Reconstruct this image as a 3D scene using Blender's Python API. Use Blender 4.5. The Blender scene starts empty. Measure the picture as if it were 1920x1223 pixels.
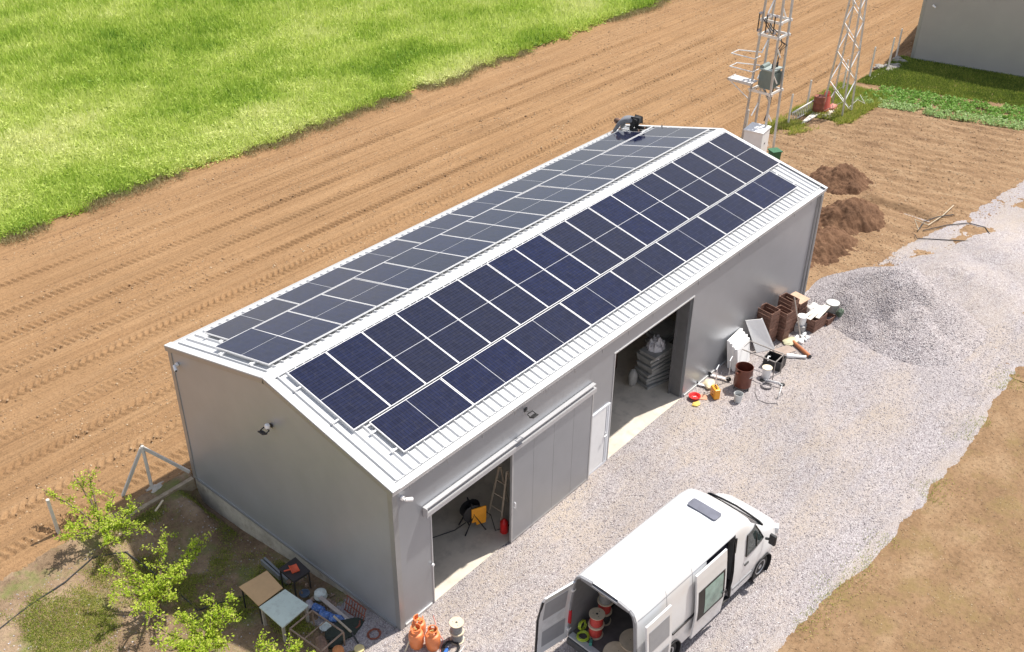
import bpy, math, random
import numpy as np
from mathutils import Vector, Matrix
rad = math.radians
S = bpy.context.scene
# ---------------------------------------------------------------- camera
cam = bpy.data.cameras.new("camera"); camo = bpy.data.objects.new("camera", cam)
bpy.context.collection.objects.link(camo); S.camera = camo
camo.location = (-10.904, -12.58, 19.253); camo.rotation_euler = (.9978, -.0113, -.8616)
cam.sensor_width = 36; cam.lens = 36.09; cam.clip_start = .1; cam.clip_end = 2000
# ---------------------------------------------------------------- sky, sun, exposure
SUN = Vector((1.9, -.55, 3.75)).normalized()
W = bpy.data.worlds.new("World"); S.world = W; W.use_nodes = True
nt = W.node_tree; nt.nodes.clear()
out = nt.nodes.new('ShaderNodeOutputWorld'); bg = nt.nodes.new('ShaderNodeBackground')
sky = nt.nodes.new('ShaderNodeTexSky'); sky.sky_type = 'NISHITA'; sky.sun_disc = False
sky.sun_elevation = math.asin(SUN.z); sky.sun_rotation = math.atan2(SUN.x, SUN.y)
sky.altitude = 300; sky.dust_density = 2.0
tc = nt.nodes.new('ShaderNodeTexCoord'); nz = nt.nodes.new('ShaderNodeTexNoise')
nz.inputs['Scale'].default_value = 2.2; nz.inputs['Detail'].default_value = 6; nz.inputs['Roughness'].default_value = .6
mp = nt.nodes.new('ShaderNodeMapping'); mp.inputs['Scale'].default_value = (1, 1, 2.2)
rp = nt.nodes.new('ShaderNodeValToRGB'); rp.color_ramp.elements[0].position = .36; rp.color_ramp.elements[1].position = .58; rp.color_ramp.elements[0].color = (.42, .42, .42, 1)
mx = nt.nodes.new('ShaderNodeMix'); mx.data_type = 'RGBA'; mx.inputs[7].default_value = (6.2, 6.1, 6.1, 1)
nt.links.new(tc.outputs['Generated'], mp.inputs['Vector']); nt.links.new(mp.outputs[0], nz.inputs['Vector'])
nt.links.new(nz.outputs['Fac'], rp.inputs['Fac'])
sx = nt.nodes.new('ShaderNodeSeparateXYZ'); nt.links.new(tc.outputs['Generated'], sx.inputs[0])   # haze and cloud thicken towards the horizon
el = nt.nodes.new('ShaderNodeValToRGB'); ce = el.color_ramp.elements; ce[0].position = .0; ce[0].color = (1, 1, 1, 1); ce[1].position = .80; ce[1].color = (.12, .12, .12, 1)
e2 = ce.new(.5); e2.color = (.8, .8, .8, 1); nt.links.new(sx.outputs[2], el.inputs[0])
ml = nt.nodes.new('ShaderNodeMath'); ml.operation = 'MULTIPLY'; nt.links.new(rp.outputs['Color'], ml.inputs[0]); nt.links.new(el.outputs['Color'], ml.inputs[1])
nt.links.new(ml.outputs[0], mx.inputs[0])
nt.links.new(sky.outputs[0], mx.inputs[6]); nt.links.new(mx.outputs[2], bg.inputs['Color'])
nt.links.new(bg.outputs[0], out.inputs['Surface']); bg.inputs['Strength'].default_value = .096
sl = bpy.data.lights.new("sun", 'SUN'); sl.energy = 3.9; sl.angle = rad(1.0); sl.color = (1, .95, .87)
so = bpy.data.objects.new("sun", sl); bpy.context.collection.objects.link(so); so.location = (20, -10, 40)
so.rotation_euler = SUN.to_track_quat('Z', 'Y').to_euler()
S.view_settings.view_transform = 'Standard'; S.view_settings.look = 'None'
S.view_settings.gamma = 1; S.view_settings.exposure = .72
C = bpy.context.collection
rng = random.Random(7); nr = np.random.default_rng(11)
# ---------------------------------------------------------------- materials
MATS = {}
def nodes_of(name):
    m = bpy.data.materials.new(name); m.use_nodes = True; t = m.node_tree
    return m, t, t.nodes['Principled BSDF']
def N(t, kind, **kw):
    n = t.nodes.new(kind)
    for k, v in kw.items():
        if k in n.inputs: n.inputs[k].default_value = v
        else: setattr(n, k, v)
    return n
def mixc(t, fac, a, b, blend='MIX'):
    n = t.nodes.new('ShaderNodeMix'); n.data_type = 'RGBA'; n.blend_type = blend
    for i, v in ((0, fac), (6, a), (7, b)):
        if hasattr(v, 'is_output') or isinstance(v, bpy.types.NodeSocket): t.links.new(v, n.inputs[i])
        else: n.inputs[i].default_value = v if i == 0 else (*v, 1)
    return n.outputs[2]
def ramp(t, fac, stops):
    n = t.nodes.new('ShaderNodeValToRGB'); e = n.color_ramp.elements
    while len(e) < len(stops): e.new(.5)
    for i, (p, c) in enumerate(stops):
        e[i].position = p; e[i].color = (*c, 1) if not isinstance(c, (int, float)) else (c, c, c, 1)
    t.links.new(fac, n.inputs[0]); return n.outputs[0]
def mapped(t, scale=(1, 1, 1), rot=0, coord='Object'):
    tc = t.nodes.new('ShaderNodeTexCoord'); m = t.nodes.new('ShaderNodeMapping')
    m.inputs['Scale'].default_value = scale; m.inputs['Rotation'].default_value = (0, 0, rot)
    t.links.new(tc.outputs[coord], m.inputs[0]); return m.outputs[0]
def noise(t, vec, scale, detail=4, rough=.55):
    n = N(t, 'ShaderNodeTexNoise', Scale=scale, Detail=detail, Roughness=rough); t.links.new(vec, n.inputs['Vector']); return n.outputs['Fac']
def bump(t, h, strength, dist, bs, prev=None):
    b = N(t, 'ShaderNodeBump', Strength=strength, Distance=dist); t.links.new(h, b.inputs['Height'])
    if prev: t.links.new(prev, b.inputs['Normal'])
    t.links.new(b.outputs[0], bs.inputs['Normal']); return b.outputs[0]
def mat(name, col, rough=.6, metal=0, var=.18, scale=4, bmp=0, bscale=30, dirt=None, dirtamt=.5, spec=None):
    if name in MATS: return MATS[name]
    m, t, b = nodes_of(name); v = mapped(t)
    f = noise(t, v, scale, 5, .6)
    lo = tuple(c * (1 - var) for c in col); hi = tuple(min(1, c * (1 + var)) for c in col)
    c = ramp(t, f, [(.3, lo), (.7, hi)])
    if dirt:
        d = ramp(t, noise(t, v, scale * 2.3, 8, .7), [(.5, 0.), (.68, dirtamt)])
        c = mixc(t, d, c, dirt)
    t.links.new(c, b.inputs['Base Color'])
    b.inputs['Roughness'].default_value = rough; b.inputs['Metallic'].default_value = metal
    if spec is not None: b.inputs['Specular IOR Level'].default_value = spec
    if bmp: bump(t, noise(t, v, bscale, 6, .6), bmp, .02, b)
    MATS[name] = m; return m
# ---------------------------------------------------------------- mesh helpers
class MB:
    def __init__(s): s.v = []; s.f = []; s.m = []; s.k = 0
    def add(s, vs, fs, mi=None):
        o = len(s.v); s.v += [tuple(v) for v in vs]; s.f += [tuple(i + o for i in f) for f in fs]
        s.m += [s.k if mi is None else mi] * len(fs)
    def box(s, x0, x1, y0, y1, z0, z1, M=None):
        vs = [Vector((x, y, z)) for z in (z0, z1) for x, y in ((x0, y0), (x1, y0), (x1, y1), (x0, y1))]
        if M is not None: vs = [M @ v for v in vs]
        s.add(vs, [(0, 3, 2, 1), (4, 5, 6, 7), (0, 1, 5, 4), (1, 2, 6, 5), (2, 3, 7, 6), (3, 0, 4, 7)])
    def cbox(s, c, size, rz=0, rx=0, ry=0):
        M = Matrix.Translation(c) @ Matrix.Rotation(rz, 4, 'Z') @ Matrix.Rotation(ry, 4, 'Y') @ Matrix.Rotation(rx, 4, 'X')
        a, b, d = size[0] / 2, size[1] / 2, size[2] / 2; s.box(-a, a, -b, b, -d, d, M)
    def bar(s, p, q, w, h=None, up=(0, 0, 1)):
        p, q = Vector(p), Vector(q); h = h or w; d = (q - p).normalized(); u = Vector(up)
        if abs(d.dot(u)) > .98: u = Vector((1, 0, 0))
        a = d.cross(u).normalized(); b = a.cross(d).normalized()
        vs = [P + a * i * w / 2 + b * j * h / 2 for P in (p, q) for i, j in ((-1, -1), (1, -1), (1, 1), (-1, 1))]
        s.add(vs, [(0, 1, 2, 3), (7, 6, 5, 4), (0, 4, 5, 1), (1, 5, 6, 2), (2, 6, 7, 3), (3, 7, 4, 0)])
    def tube(s, pts, r, n=8, closed=False):
        pts = [Vector(p) for p in pts]; L = len(pts)
        rs = r if isinstance(r, (list, tuple)) else [r] * L
        vs = []; fs = []; prev = None
        for i, p in enumerate(pts):
            if closed: d = pts[(i + 1) % L] - pts[i - 1]
            else: d = pts[min(i + 1, L - 1)] - pts[max(i - 1, 0)]
            d = d.normalized() if d.length > 1e-9 else Vector((0, 0, 1))
            u = Vector((0, 0, 1)) if prev is None else prev
            a = d.cross(u)
            if a.length < .05: a = d.cross(Vector((1, 0, 0)))
            a.normalize(); b = a.cross(d).normalized(); prev = b
            for k in range(n):
                t = 2 * math.pi * k / n; vs.append(p + (a * math.cos(t) + b * math.sin(t)) * rs[i])
        for i in range(L if closed else L - 1):
            j = (i + 1) % L
            for k in range(n): fs.append((i * n + k, i * n + (k + 1) % n, j * n + (k + 1) % n, j * n + k))
        if not closed: fs += [tuple(range(n))[::-1], tuple((L - 1) * n + k for k in range(n))]
        s.add(vs, fs)
    def cyl(s, p, q, r, n=16, r2=None): s.tube([p, q], [r, r if r2 is None else r2], n)
    def lathe(s, prof, c=(0, 0, 0), n=24, M=None, caps=True):
        vs = []; fs = []; L = len(prof)
        for r, z in prof:
            for k in range(n):
                t = 2 * math.pi * k / n; v = Vector((c[0] + r * math.cos(t), c[1] + r * math.sin(t), c[2] + z))
                vs.append(M @ v if M is not None else v)
        for i in range(L - 1):
            for k in range(n): fs.append((i * n + k, i * n + (k + 1) % n, (i + 1) * n + (k + 1) % n, (i + 1) * n + k))
        if caps: fs += [tuple(range(n))[::-1], tuple((L - 1) * n + k for k in range(n))]
        s.add(vs, fs)
    def blob(s, c, r, seed=0, rough=.15, n=10, flat=1):
        rg = random.Random(seed); vs = []; fs = []; m = n * 2
        ph = [rg.uniform(0, 6.3) for _ in range(6)]
        R = r if isinstance(r, (tuple, list)) else (r, r, r * flat)
        for i in range(n + 1):
            a = math.pi * i / n
            for k in range(m):
                t = 2 * math.pi * k / m
                q = 1 + rough * (math.sin(3 * t + ph[0]) * math.sin(2 * a + ph[1]) + .6 * math.sin(5 * t + ph[2] + 4 * a) + .4 * math.sin(7 * a + ph[3] + 2 * t)) * math.sin(a)
                vs.append((c[0] + R[0] * q * math.sin(a) * math.cos(t), c[1] + R[1] * q * math.sin(a) * math.sin(t), c[2] + R[2] * q * math.cos(a)))
        for i in range(n):
            for k in range(m): fs.append((i * m + k, (i + 1) * m + k, (i + 1) * m + (k + 1) % m, i * m + (k + 1) % m))
        s.add(vs, fs)
    def build(s, name, m, parent=None, smooth=False, bevel=0, loc=None, label=None):
        me = bpy.data.meshes.new(name); me.from_pydata(s.v, [], s.f)
        for mm in (m if isinstance(m, (list, tuple)) else [m]): me.materials.append(mm)
        me.polygons.foreach_set('material_index', s.m)
        if smooth: me.polygons.foreach_set('use_smooth', [True] * len(s.f))
        me.update(); o = bpy.data.objects.new(name, me); C.objects.link(o)
        if parent: o.parent = parent
        if loc: o.location = loc
        if bevel:
            b = o.modifiers.new('bevel', 'BEVEL'); b.width = bevel; b.segments = 2; b.limit_method = 'ANGLE'; b.angle_limit = rad(40)
        if smooth:
            try: me.set_sharp_from_angle(angle=rad(38))
            except Exception: pass
        if label: o['label'] = label
        return o
def tag(o, label, cat, group=None):
    o['label'] = label; o['category'] = cat
    if group: o['group'] = group
    return o
def thing(name, label, cat, loc=(0, 0, 0), rz=0, group=None, rot=None):
    o = bpy.data.objects.new(name, None); C.objects.link(o); o.location = loc
    o.rotation_euler = rot if rot else (0, 0, rz); o.empty_display_size = .2
    return tag(o, label, cat, group)
def struct(o): o['kind'] = 'structure'; return o
def dup(root, loc, rz, label, group=None, rot=None):
    r = root.copy(); C.objects.link(r); r.location = loc
    r.rotation_euler = rot if rot else (0, 0, rz); r['label'] = label
    if group: r['group'] = group
    for ch in list(root.children):
        c = ch.copy(); C.objects.link(c); c.parent = r
        for g in list(ch.children):
            d = g.copy(); C.objects.link(d); d.parent = c
    return r
ORD = ['first', 'second', 'third', 'fourth', 'fifth', 'sixth', 'seventh', 'eighth', 'ninth', 'tenth', 'eleventh', 'twelfth', 'thirteenth', 'fourteenth', 'fifteenth', 'sixteenth', 'seventeenth']
# numpy value noise
TAB = nr.random((256, 256))
def vn(x, y):
    xi = np.floor(x).astype(int); yi = np.floor(y).astype(int); fx = x - xi; fy = y - yi
    fx = fx * fx * (3 - 2 * fx); fy = fy * fy * (3 - 2 * fy)
    a = TAB[xi & 255, yi & 255]; b = TAB[(xi + 1) & 255, yi & 255]; c = TAB[xi & 255, (yi + 1) & 255]; d = TAB[(xi + 1) & 255, (yi + 1) & 255]
    return a + (b - a) * fx + (c - a) * fy + (a - b - c + d) * fx * fy
def fbm(x, y, o=4, g=.5):
    s = 0; a = 1; w = 0
    for i in range(o): s = s + a * (vn(x * 2 ** i + 17.3 * i, y * 2 ** i + 5.1 * i) - .5); w += a; a *= g
    return s / w * 2
def sstep(a, b, x): t = np.clip((x - a) / (b - a), 0, 1); return t * t * (3 - 2 * t)
def grid(name, xs, ys, zf, m, keep=None):
    X, Y = np.meshgrid(xs, ys, indexing='ij'); Z = zf(X, Y)
    co = np.stack([X, Y, Z], -1).reshape(-1, 3).astype(np.float32); nx, ny = len(xs), len(ys)
    i = np.arange(nx * ny).reshape(nx, ny)
    q = np.stack([i[:-1, :-1], i[1:, :-1], i[1:, 1:], i[:-1, 1:]], -1).reshape(-1, 4)
    if keep is not None:
        K = keep(X, Y); q = q[(K[:-1, :-1] | K[1:, 1:]).reshape(-1)]
    return npmesh(name, co, q, m, True)
def npmesh(name, co, q, m, smooth=False, col=None):
    me = bpy.data.meshes.new(name); n, k = q.shape
    me.vertices.add(len(co)); me.vertices.foreach_set('co', co.astype(np.float32).ravel())
    me.loops.add(n * k); me.loops.foreach_set('vertex_index', q.astype(np.int32).ravel())
    me.polygons.add(n); me.polygons.foreach_set('loop_start', np.arange(0, n * k, k, dtype=np.int32))
    me.polygons.foreach_set('loop_total', np.full(n, k, dtype=np.int32))
    if smooth: me.polygons.foreach_set('use_smooth', np.ones(n, bool))
    if col is not None:
        a = me.attributes.new('tint', 'FLOAT', 'POINT'); a.data.foreach_set('value', col.astype(np.float32))
    me.update(calc_edges=True); me.materials.append(m)
    o = bpy.data.objects.new(name, me); C.objects.link(o); return o
# ================================================================= TERRAIN
def soilmat(name, base, light, dark, streak=(1, 1, 1), rot=0, clod=12, bstr=.6, green=None, straw=True, fine=False):
    m, t, b = nodes_of(name); v = mapped(t, streak, rot); v0 = mapped(t)
    c = ramp(t, noise(t, v, .9, 6, .65), [(.25, dark), (.5, base), (.78, light)])
    c2 = ramp(t, noise(t, v0, clod, 4, .7), [(.32, .62), (.5, 1.), (.75, 1.12)])
    c = mixc(t, .8, c, c2, 'MULTIPLY')
    if fine:
        c = mixc(t, .9, c, ramp(t, noise(t, mapped(t, (.05, 4.2, 1)), 2.0, 4, .6), [(.35, .80), (.5, 1.0), (.7, 1.09)]), 'MULTIPLY')
        c = mixc(t, .5, c, ramp(t, noise(t, v0, .35, 4, .6), [(.35, .90), (.65, 1.06)]), 'MULTIPLY')
    if green:
        g = ramp(t, noise(t, v0, .8, 7, .7), [(.50, 0.), (.64, .8)]); c = mixc(t, g, c, green)
    if straw:
        s = N(t, 'ShaderNodeTexVoronoi', Scale=9.); t.links.new(v0, s.inputs['Vector'])
        sf = ramp(t, s.outputs['Distance'], [(.06, .75), (.1, 0.)]); k = ramp(t, s.outputs['Color'], [(.7, 0.), (.75, 1.)])
        mm = N(t, 'ShaderNodeMath', operation='MULTIPLY'); t.links.new(sf, mm.inputs[0]); t.links.new(k, mm.inputs[1])
        c = mixc(t, mm.outputs[0], c, (.62, .5, .34))
    t.links.new(c, b.inputs['Base Color']); b.inputs['Roughness'].default_value = .95; b.inputs['Specular IOR Level'].default_value = .15
    n1 = bump(t, noise(t, v0, clod * 1.2, 6, .7), bstr, .06, b)
    return m
m_plow = soilmat('plowed_soil', (.315, .190, .097), (.365, .23, .124), (.262, .152, .076), (.12, 1.6, 1), 0, 16, .8, fine=True)
m_garden = soilmat('garden_soil', (.28, .178, .10), (.38, .265, .16), (.175, .105, .06), (2.2, .5, 1), rad(18), 8, .9)
m_dirt = soilmat('packed_dirt', (.25, .158, .088), (.34, .235, .14), (.185, .115, .062), (.6, 1, 1), rad(30), 9, .6, green=(.22, .155, .07))
m_orch = soilmat('orchard_soil', (.28, .195, .125), (.44, .33, .225), (.15, .10, .06), (1, 1, 1), 0, 10, 1.0, green=(.17, .20, .06))
m_base = soilmat('far_soil', (.33, .21, .12), (.38, .26, .16), (.28, .17, .095), (.3, 1, 1), 0, 3, .5)
# gravel
def gravelmat(name, dusty=.5, dark=1., scale=32):
    m, t, b = nodes_of(name); v = mapped(t)
    vo = N(t, 'ShaderNodeTexVoronoi', Scale=float(scale), Randomness=1.); t.links.new(v, vo.inputs['Vector'])
    sep = N(t, 'ShaderNodeSeparateColor'); t.links.new(vo.outputs['Color'], sep.inputs[0])
    c = ramp(t, sep.outputs[0], [(.0, tuple(x * dark for x in (.27, .235, .245))), (.2, tuple(x * dark for x in (.395, .355, .36))), (.75, tuple(x * dark for x in (.465, .425, .43))), (1., tuple(x * dark for x in (.58, .55, .55)))])
    edge = ramp(t, vo.outputs['Distance'], [(.4, 1.), (.8, .72)]); c = mixc(t, .85, c, edge, 'MULTIPLY')
    vb = N(t, 'ShaderNodeTexVoronoi', Scale=scale * .37); t.links.new(v, vb.inputs['Vector'])
    c = mixc(t, .35, c, ramp(t, vb.outputs['Distance'], [(.1, 1.06), (.7, .88)]), 'MULTIPLY')
    d = ramp(t, noise(t, mapped(t, (.35, 1, 1)), .7, 7, .72), [(.42, 0.), (.66, dusty)]); c = mixc(t, d, c, (.43, .365, .31))
    d2 = ramp(t, noise(t, v, .28, 3, .6), [(.4, .9), (.65, 1.06)]); c = mixc(t, .8, c, d2, 'MULTIPLY')
    t.links.new(c, b.inputs['Base Color']); b.inputs['Roughness'].default_value = .9; b.inputs['Specular IOR Level'].default_value = .2
    n1 = bump(t, vo.outputs['Distance'], .9, -.03, b); bump(t, noise(t, v, 9, 5, .6), .5, .05, b, n1)
    return m
m_gravel = gravelmat('gravel', .9); m_pile = gravelmat('pile_gravel', .3, 1.0, 24)
# far ground
o = grid('ground', np.array([-300, -60, -15, -14, .3, .8, 60, 300, 900.]), np.array([-300, -60, -9, -8, 8.4, 8.8, 60, 300, 900.]), lambda X, Y: np.where((X > -14.5) & (X < .5) & (Y > -8.5) & (Y < 8.6), -1.6, -.3), m_base); struct(o)
# orchard ground
def z_orch(X, Y):
    drop = -.8 * sstep(-.6, 8.0, Y) * (1 - .75 * sstep(-2.2, -6.5, X)) * (1 - sstep(8.05, 8.5, Y)) * (1 - .85 * sstep(6.0, 7.9, Y) * sstep(0., -.55, X))
    return drop * 1.0 - .05 + .03 * fbm(X * 2.2, Y * 2.2, 5) + .012 * fbm(X * 14, Y * 14, 3)
o = grid('orchard_ground', np.arange(-14, .12, .05), np.arange(-8, 8.8, .05), z_orch, m_orch); struct(o)
# plowed field
TR = [(9.35, .34, 1), (10.6, .42, 2), (11.5, .3, 0), (12.35, .42, 2), (13.9, .36, 1), (14.5, .2, 0), (15.6, .42, 2), (17.1, .36, 1), (18.0, .2, 0), (18.9, .36, 1), (20.4, .36, 1), (21.3, .25, 0), (22.3, .36, 1), (23.6, .22, 0)]
def z_plow(X, Y):
    Yw = Y + .12 * fbm(X * .08, Y * 0 + 3.3, 2)
    z = -.03 + .024 * fbm(X * .08, Y * 8, 2) + .022 * fbm(X * 3.5, Y * 5, 4, .7) + .03 * fbm(X * .06, Y * 2.3, 2)
    z += .028 * np.clip(fbm(X * 6, Y * 6, 3, .7) - .30, 0, 1) * 2.6
    for y0, w, k in TR:
        d = np.abs(Yw - y0) / (w / 2); ins = 1 - sstep(.8, 1.15, d); fade = .5 + .5 * sstep(-.35, .25, fbm(X * .16, Y * 0 + y0, 2))
        if k == 0: z = z - .035 * ins * fade; continue
        if k == 1: ph = (X + (Yw - y0) * .35) / .235
        else: ph = (X - np.abs(Yw - y0) * .9) / .26
        lug = .5 + .5 * np.sin(2 * np.pi * ph); lug = sstep(.35, .85, lug)
        z = z * (1 - .6 * ins) + ins * (-.06 + .085 * lug * fade) + .03 * np.exp(-((d - 1.35) / .25) ** 2)
    z = z + .05 * sstep(24.2, 25.4, Y)
    return z - .35 * sstep(8.62, 8.3, Y) - .04 * sstep(9.3, 8.7, Y)
xs = np.concatenate([np.arange(-9, 22, .045), np.arange(22, 45, .06), np.arange(45, 82, .12)])
o = grid('plowed_field', xs, np.arange(8.25, 26.3, .05), z_plow, m_plow); struct(o)
# green field base
m, t, b = nodes_of('crop_floor'); v = mapped(t)
c = ramp(t, noise(t, v, 1.2, 6, .7), [(.3, (.10, .19, .03)), (.6, (.2, .29, .06)), (.8, (.3, .3, .12))]); t.links.new(c, b.inputs['Base Color'])
b.inputs['Roughness'].default_value = 1; m_cf = m
def edge_y(X): return 25.15 + .5 * fbm(X * .35, X * 0, 3) + .25 * fbm(X * 1.6, X * 0 + 9, 2) + .35 * sstep(24, 8, X)
def z_green(X, Y): return np.minimum(.05, -.18 + .25 * (Y - edge_y(X))) + .05 * fbm(X * .9, Y * .9, 4)
o = grid('crop_field', np.concatenate([np.arange(-6, 60, .25), np.arange(60, 120, 2)]), np.concatenate([np.arange(24, 30, .15), np.arange(30, 110, 1)]), z_green, m_cf); struct(o)
# dirt yard (beyond the gravel), garden soil
def z_dirt(X, Y): return -.02 + .02 * fbm(X * 1.2, Y * 1.2, 3) + .025 * fbm(X * 5, Y * 5, 4, .75) - .03 * np.clip(fbm(X * .5 + 4, Y * .5, 2), 0, 1)
o = grid('dirt_ground', np.concatenate([np.arange(-2, 30, .05), np.arange(30, 60, .3)]), np.arange(-20, -5.6, .05), z_dirt, m_dirt); struct(o)
TOPX = np.array([-3, 20.3, 20.8, 21.4, 24.3, 26.8, 30.35, 36.2, 45, 60, 80]); TOPY = np.array([.12, .12, .1, -.1, -.96, -1.2, -2.0, -2.7, -3.9, -6, -9])
def z_gard(X, Y):
    r = X * .93 + Y * .36
    amp = (sstep(29, 33, X) * .8 + .25) * sstep(0, 1.8, Y - np.interp(X, TOPX, TOPY))
    z = .01 + .03 * fbm(X * 1.1, Y * 1.1, 4) + amp * (.035 * np.sin(r * 2 * np.pi / .72 + 1.2 * fbm(X * .5, Y * .5, 2)) + .03 * fbm(r * 3, (Y * .93 - X * .36) * .6, 3)) + .028 * fbm(X * 7, Y * 7, 3, .7) * amp
    tx = (X - 29.75); z = z - .16 * np.exp(-(tx / .22) ** 2) * sstep(-1.6, -.8, Y) * sstep(2.6, 1.6, Y) + .09 * np.exp(-((tx - .45) / .25) ** 2) * sstep(-1.8, -.8, Y) * sstep(2.6, 1.6, Y)
    return z * sstep(20.4, 21.2, X)
o = grid('garden_soil', np.arange(20.3, 56, .06), np.arange(-9.5, 8.62, .06), z_gard, m_garden); struct(o)
# gravel yard
LOWX = np.array([-12, 0, 5, 7.1, 9.5, 12, 15.3, 19.6, 21.1, 22.2, 30, 80]); LOWY = np.array([-6.4, -6.55, -6.75, -6.95, -7.2, -7.35, -7.4, -7.25, -7.3, -8.6, -11, -20])
def z_grav(X, Y):
    s = np.minimum(np.interp(X, TOPX, TOPY) - Y, Y - np.interp(X, LOWX, LOWY))
    left = (X + .75 + .25 * (Y + 1) - 1.0 * sstep(1.5, -.2, Y) * 0); wl = np.where(Y > .1, X + 1.2 - .9 * sstep(0, 2.2, Y), X + 6)
    s = np.minimum(s, np.where((X < .1) & (Y > -.2), np.minimum(wl, 2.0 - Y), s)) if False else s
    s = s + .10 * fbm(X * 1.1, Y * 1.1, 3) + .12 * fbm(X * 5, Y * 5, 3)
    z = np.clip(s * .22, -.16, .0) + .02
    z = z + .012 * fbm(X * 1.5, Y * 1.5, 3) + .008 * fbm(X * 12, Y * 12, 2)
    return z
o = grid('gravel_yard', np.concatenate([np.arange(-9, 24, .055), np.arange(24, 70, .11)]), np.arange(-20, .16, .055), z_grav, m_gravel,
    keep=lambda X, Y: (Y > np.interp(X, LOWX, LOWY) - 1.2)); struct(o)
# grey chippings against the gable foot
def z_chip(X, Y):
    s = np.minimum(np.minimum(X + 1.15 + .3 * fbm(Y * 1.4, Y * 0, 2), 1.9 - Y), 2)
    return z_orch(X, Y) + np.clip(.16 * (s + .3 * fbm(X * 3, Y * 3, 3)), -.15, .035) + .008 * fbm(X * 14, Y * 14, 2)
o = grid('gravel_strip', np.arange(-2.2, .1, .04), np.arange(-.3, 2.6, .04), z_chip, m_gravel); struct(o)
# gravel piles
def pile(name, x0, x1, y0, y1, hf, m, label, step=.06, cat='gravel pile'):
    o = grid(name, np.arange(x0, x1, step), np.arange(y0, y1, step), hf, m); return tag(o, label, cat)
def cone(X, Y, cx, cy, rx, ry, h, p=1.):
    d = np.sqrt(((X - cx) / rx) ** 2 + ((Y - cy) / ry) ** 2); return h * (np.sqrt(1 + .05) - np.sqrt(np.minimum(d, 1.4) ** 2 + .05)) / (np.sqrt(1.05) - math.sqrt(.05)) * p
def hpA(X, Y):
    h = cone(X + .35 * fbm(X, Y, 2), Y, 21.6, -2.9, 2.5, 3.1, 1.75)
    h = np.maximum(h, cone(X, Y + .2 * fbm(X * 1.3, Y, 2), 20.8, -3.9, 2.1, 2.0, 1.0))
    return np.maximum(h, -.25) + .03 * fbm(X * 2, Y * 2, 3) + .012 * fbm(X * 11, Y * 11, 3, .7) + .01
def hpB(X, Y):
    h = np.maximum(cone(X + .3 * fbm(X, Y, 2), Y, 24.8, -4.0, 3.0, 2.4, .9), cone(X, Y, 27.6, -4.4, 3.2, 1.9, .4))
    return np.maximum(h, -.25) + .04 * fbm(X * 1.4, Y * 1.4, 3) + .018 * fbm(X * 11, Y * 11, 3, .7) + .01
pile('gravel_pile', 17.8, 24.4, -6.8, .6, hpA, m_pile, 'conical heap of dark grey gravel nearest the shed corner')
pile('gravel_pile', 21.0, 31.5, -8, -1.2, hpB, gravelmat('pale_pile_gravel', .5, .92, 22), 'low spread heap of paler gravel behind the conical one')
m_mound = soilmat('dug_earth', (.16, .088, .052), (.23, .135, .08), (.09, .05, .03), (1, 1, 1), 0, 7, 1., straw=False)
def mound(cx, cy, rx, ry, h, sd, label):
    hf = lambda X, Y: np.maximum(cone(X + .3 * fbm(X * 1.5 + sd, Y * 1.5, 3), Y + .3 * fbm(X * 1.5, Y * 1.5 + sd, 3), cx, cy, rx, ry, h), -.2) + .15 * fbm(X * 2.6 + sd, Y * 2.6, 3) + .13 * fbm(X * 7, Y * 7 + sd, 3, .75)
    return pile('earth_mound', cx - rx * 1.4, cx + rx * 1.4, cy - ry * 1.4, cy + ry * 1.4, hf, m_mound, label, .05, 'earth mound')
mound(30.7, 3.5, 1.45, 1.25, .75, 1, 'jagged brown earth mound farthest from the gravel')
mound(27.4, 1.5, 1.85, 1.35, .85, 5, 'largest brown earth mound, middle of the three')
mound(24.4, 1.3, 1.8, 1.1, .65, 9, 'low brown earth mound half hidden by shed corner')
# ================================================================= SHED
L, Wd, HE, HR = 20.36, 8.29, 4.38, 5.362
m_wall = mat('grey_cladding', (.36, .375, .40), .33, .55, .03, 1.5, 0)
m_wallg = mat('gable_cladding', (.40, .42, .45), .4, .45, .04, 1.2, 0)
m_trim = mat('grey_trim', (.36, .365, .37), .35, .5, .05)
m_white = mat('white_coated_steel', (.56, .57, .58), .38, 0, .03, 3, dirt=(.6, .58, .54), dirtamt=.25)
m_conc = mat('concrete', (.46, .43, .38), .9, 0, .22, 2.2, .4, 25, dirt=(.25, .21, .16), dirtamt=.7)
m_floor = mat('floor_concrete', (.58, .525, .44), .6, 0, .14, 1.2, .1, 20, dirt=(.3, .27, .23), dirtamt=.45)
m_dark = mat('dark_steel', (.05, .05, .052), .5, .4, .2)
m_inner = mat('inner_cladding', (.42, .42, .42), .6, 0, .08)
m_galv = mat('galvanised_steel', (.55, .56, .57), .4, .7, .12, 9)
m_alu = mat('aluminium', (.78, .79, .8), .35, .35, .05)
m_whitep = mat('white_plastic', (.82, .82, .82), .4, 0, .03)
shed = thing('metal_shed', 'long grey metal shed with white ribbed roof carrying solar panels', 'shed')
X0 = .06; T = .1
def wallbox(*a): b = MB(); b.box(*a); return b
b = MB()   # front wall
b.box(X0, 1.18, 0, T, 0, 4.3)
b.box(1.18, 4.35, 0, T, 3.12, 4.3)
b.box(4.35, 7.3, 0, T, 0, 4.3)
b.box(7.3, 8.2, 0, T, 2.15, 4.3)
b.box(8.2, 8.28, 0, T, 0, 4.3)
b.box(8.28, 12.24, 0, T, 3.75, 4.3)
b.box(12.24, L, 0, T, 0, 4.3)
b.build('wall', m_wall, shed)
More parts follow.
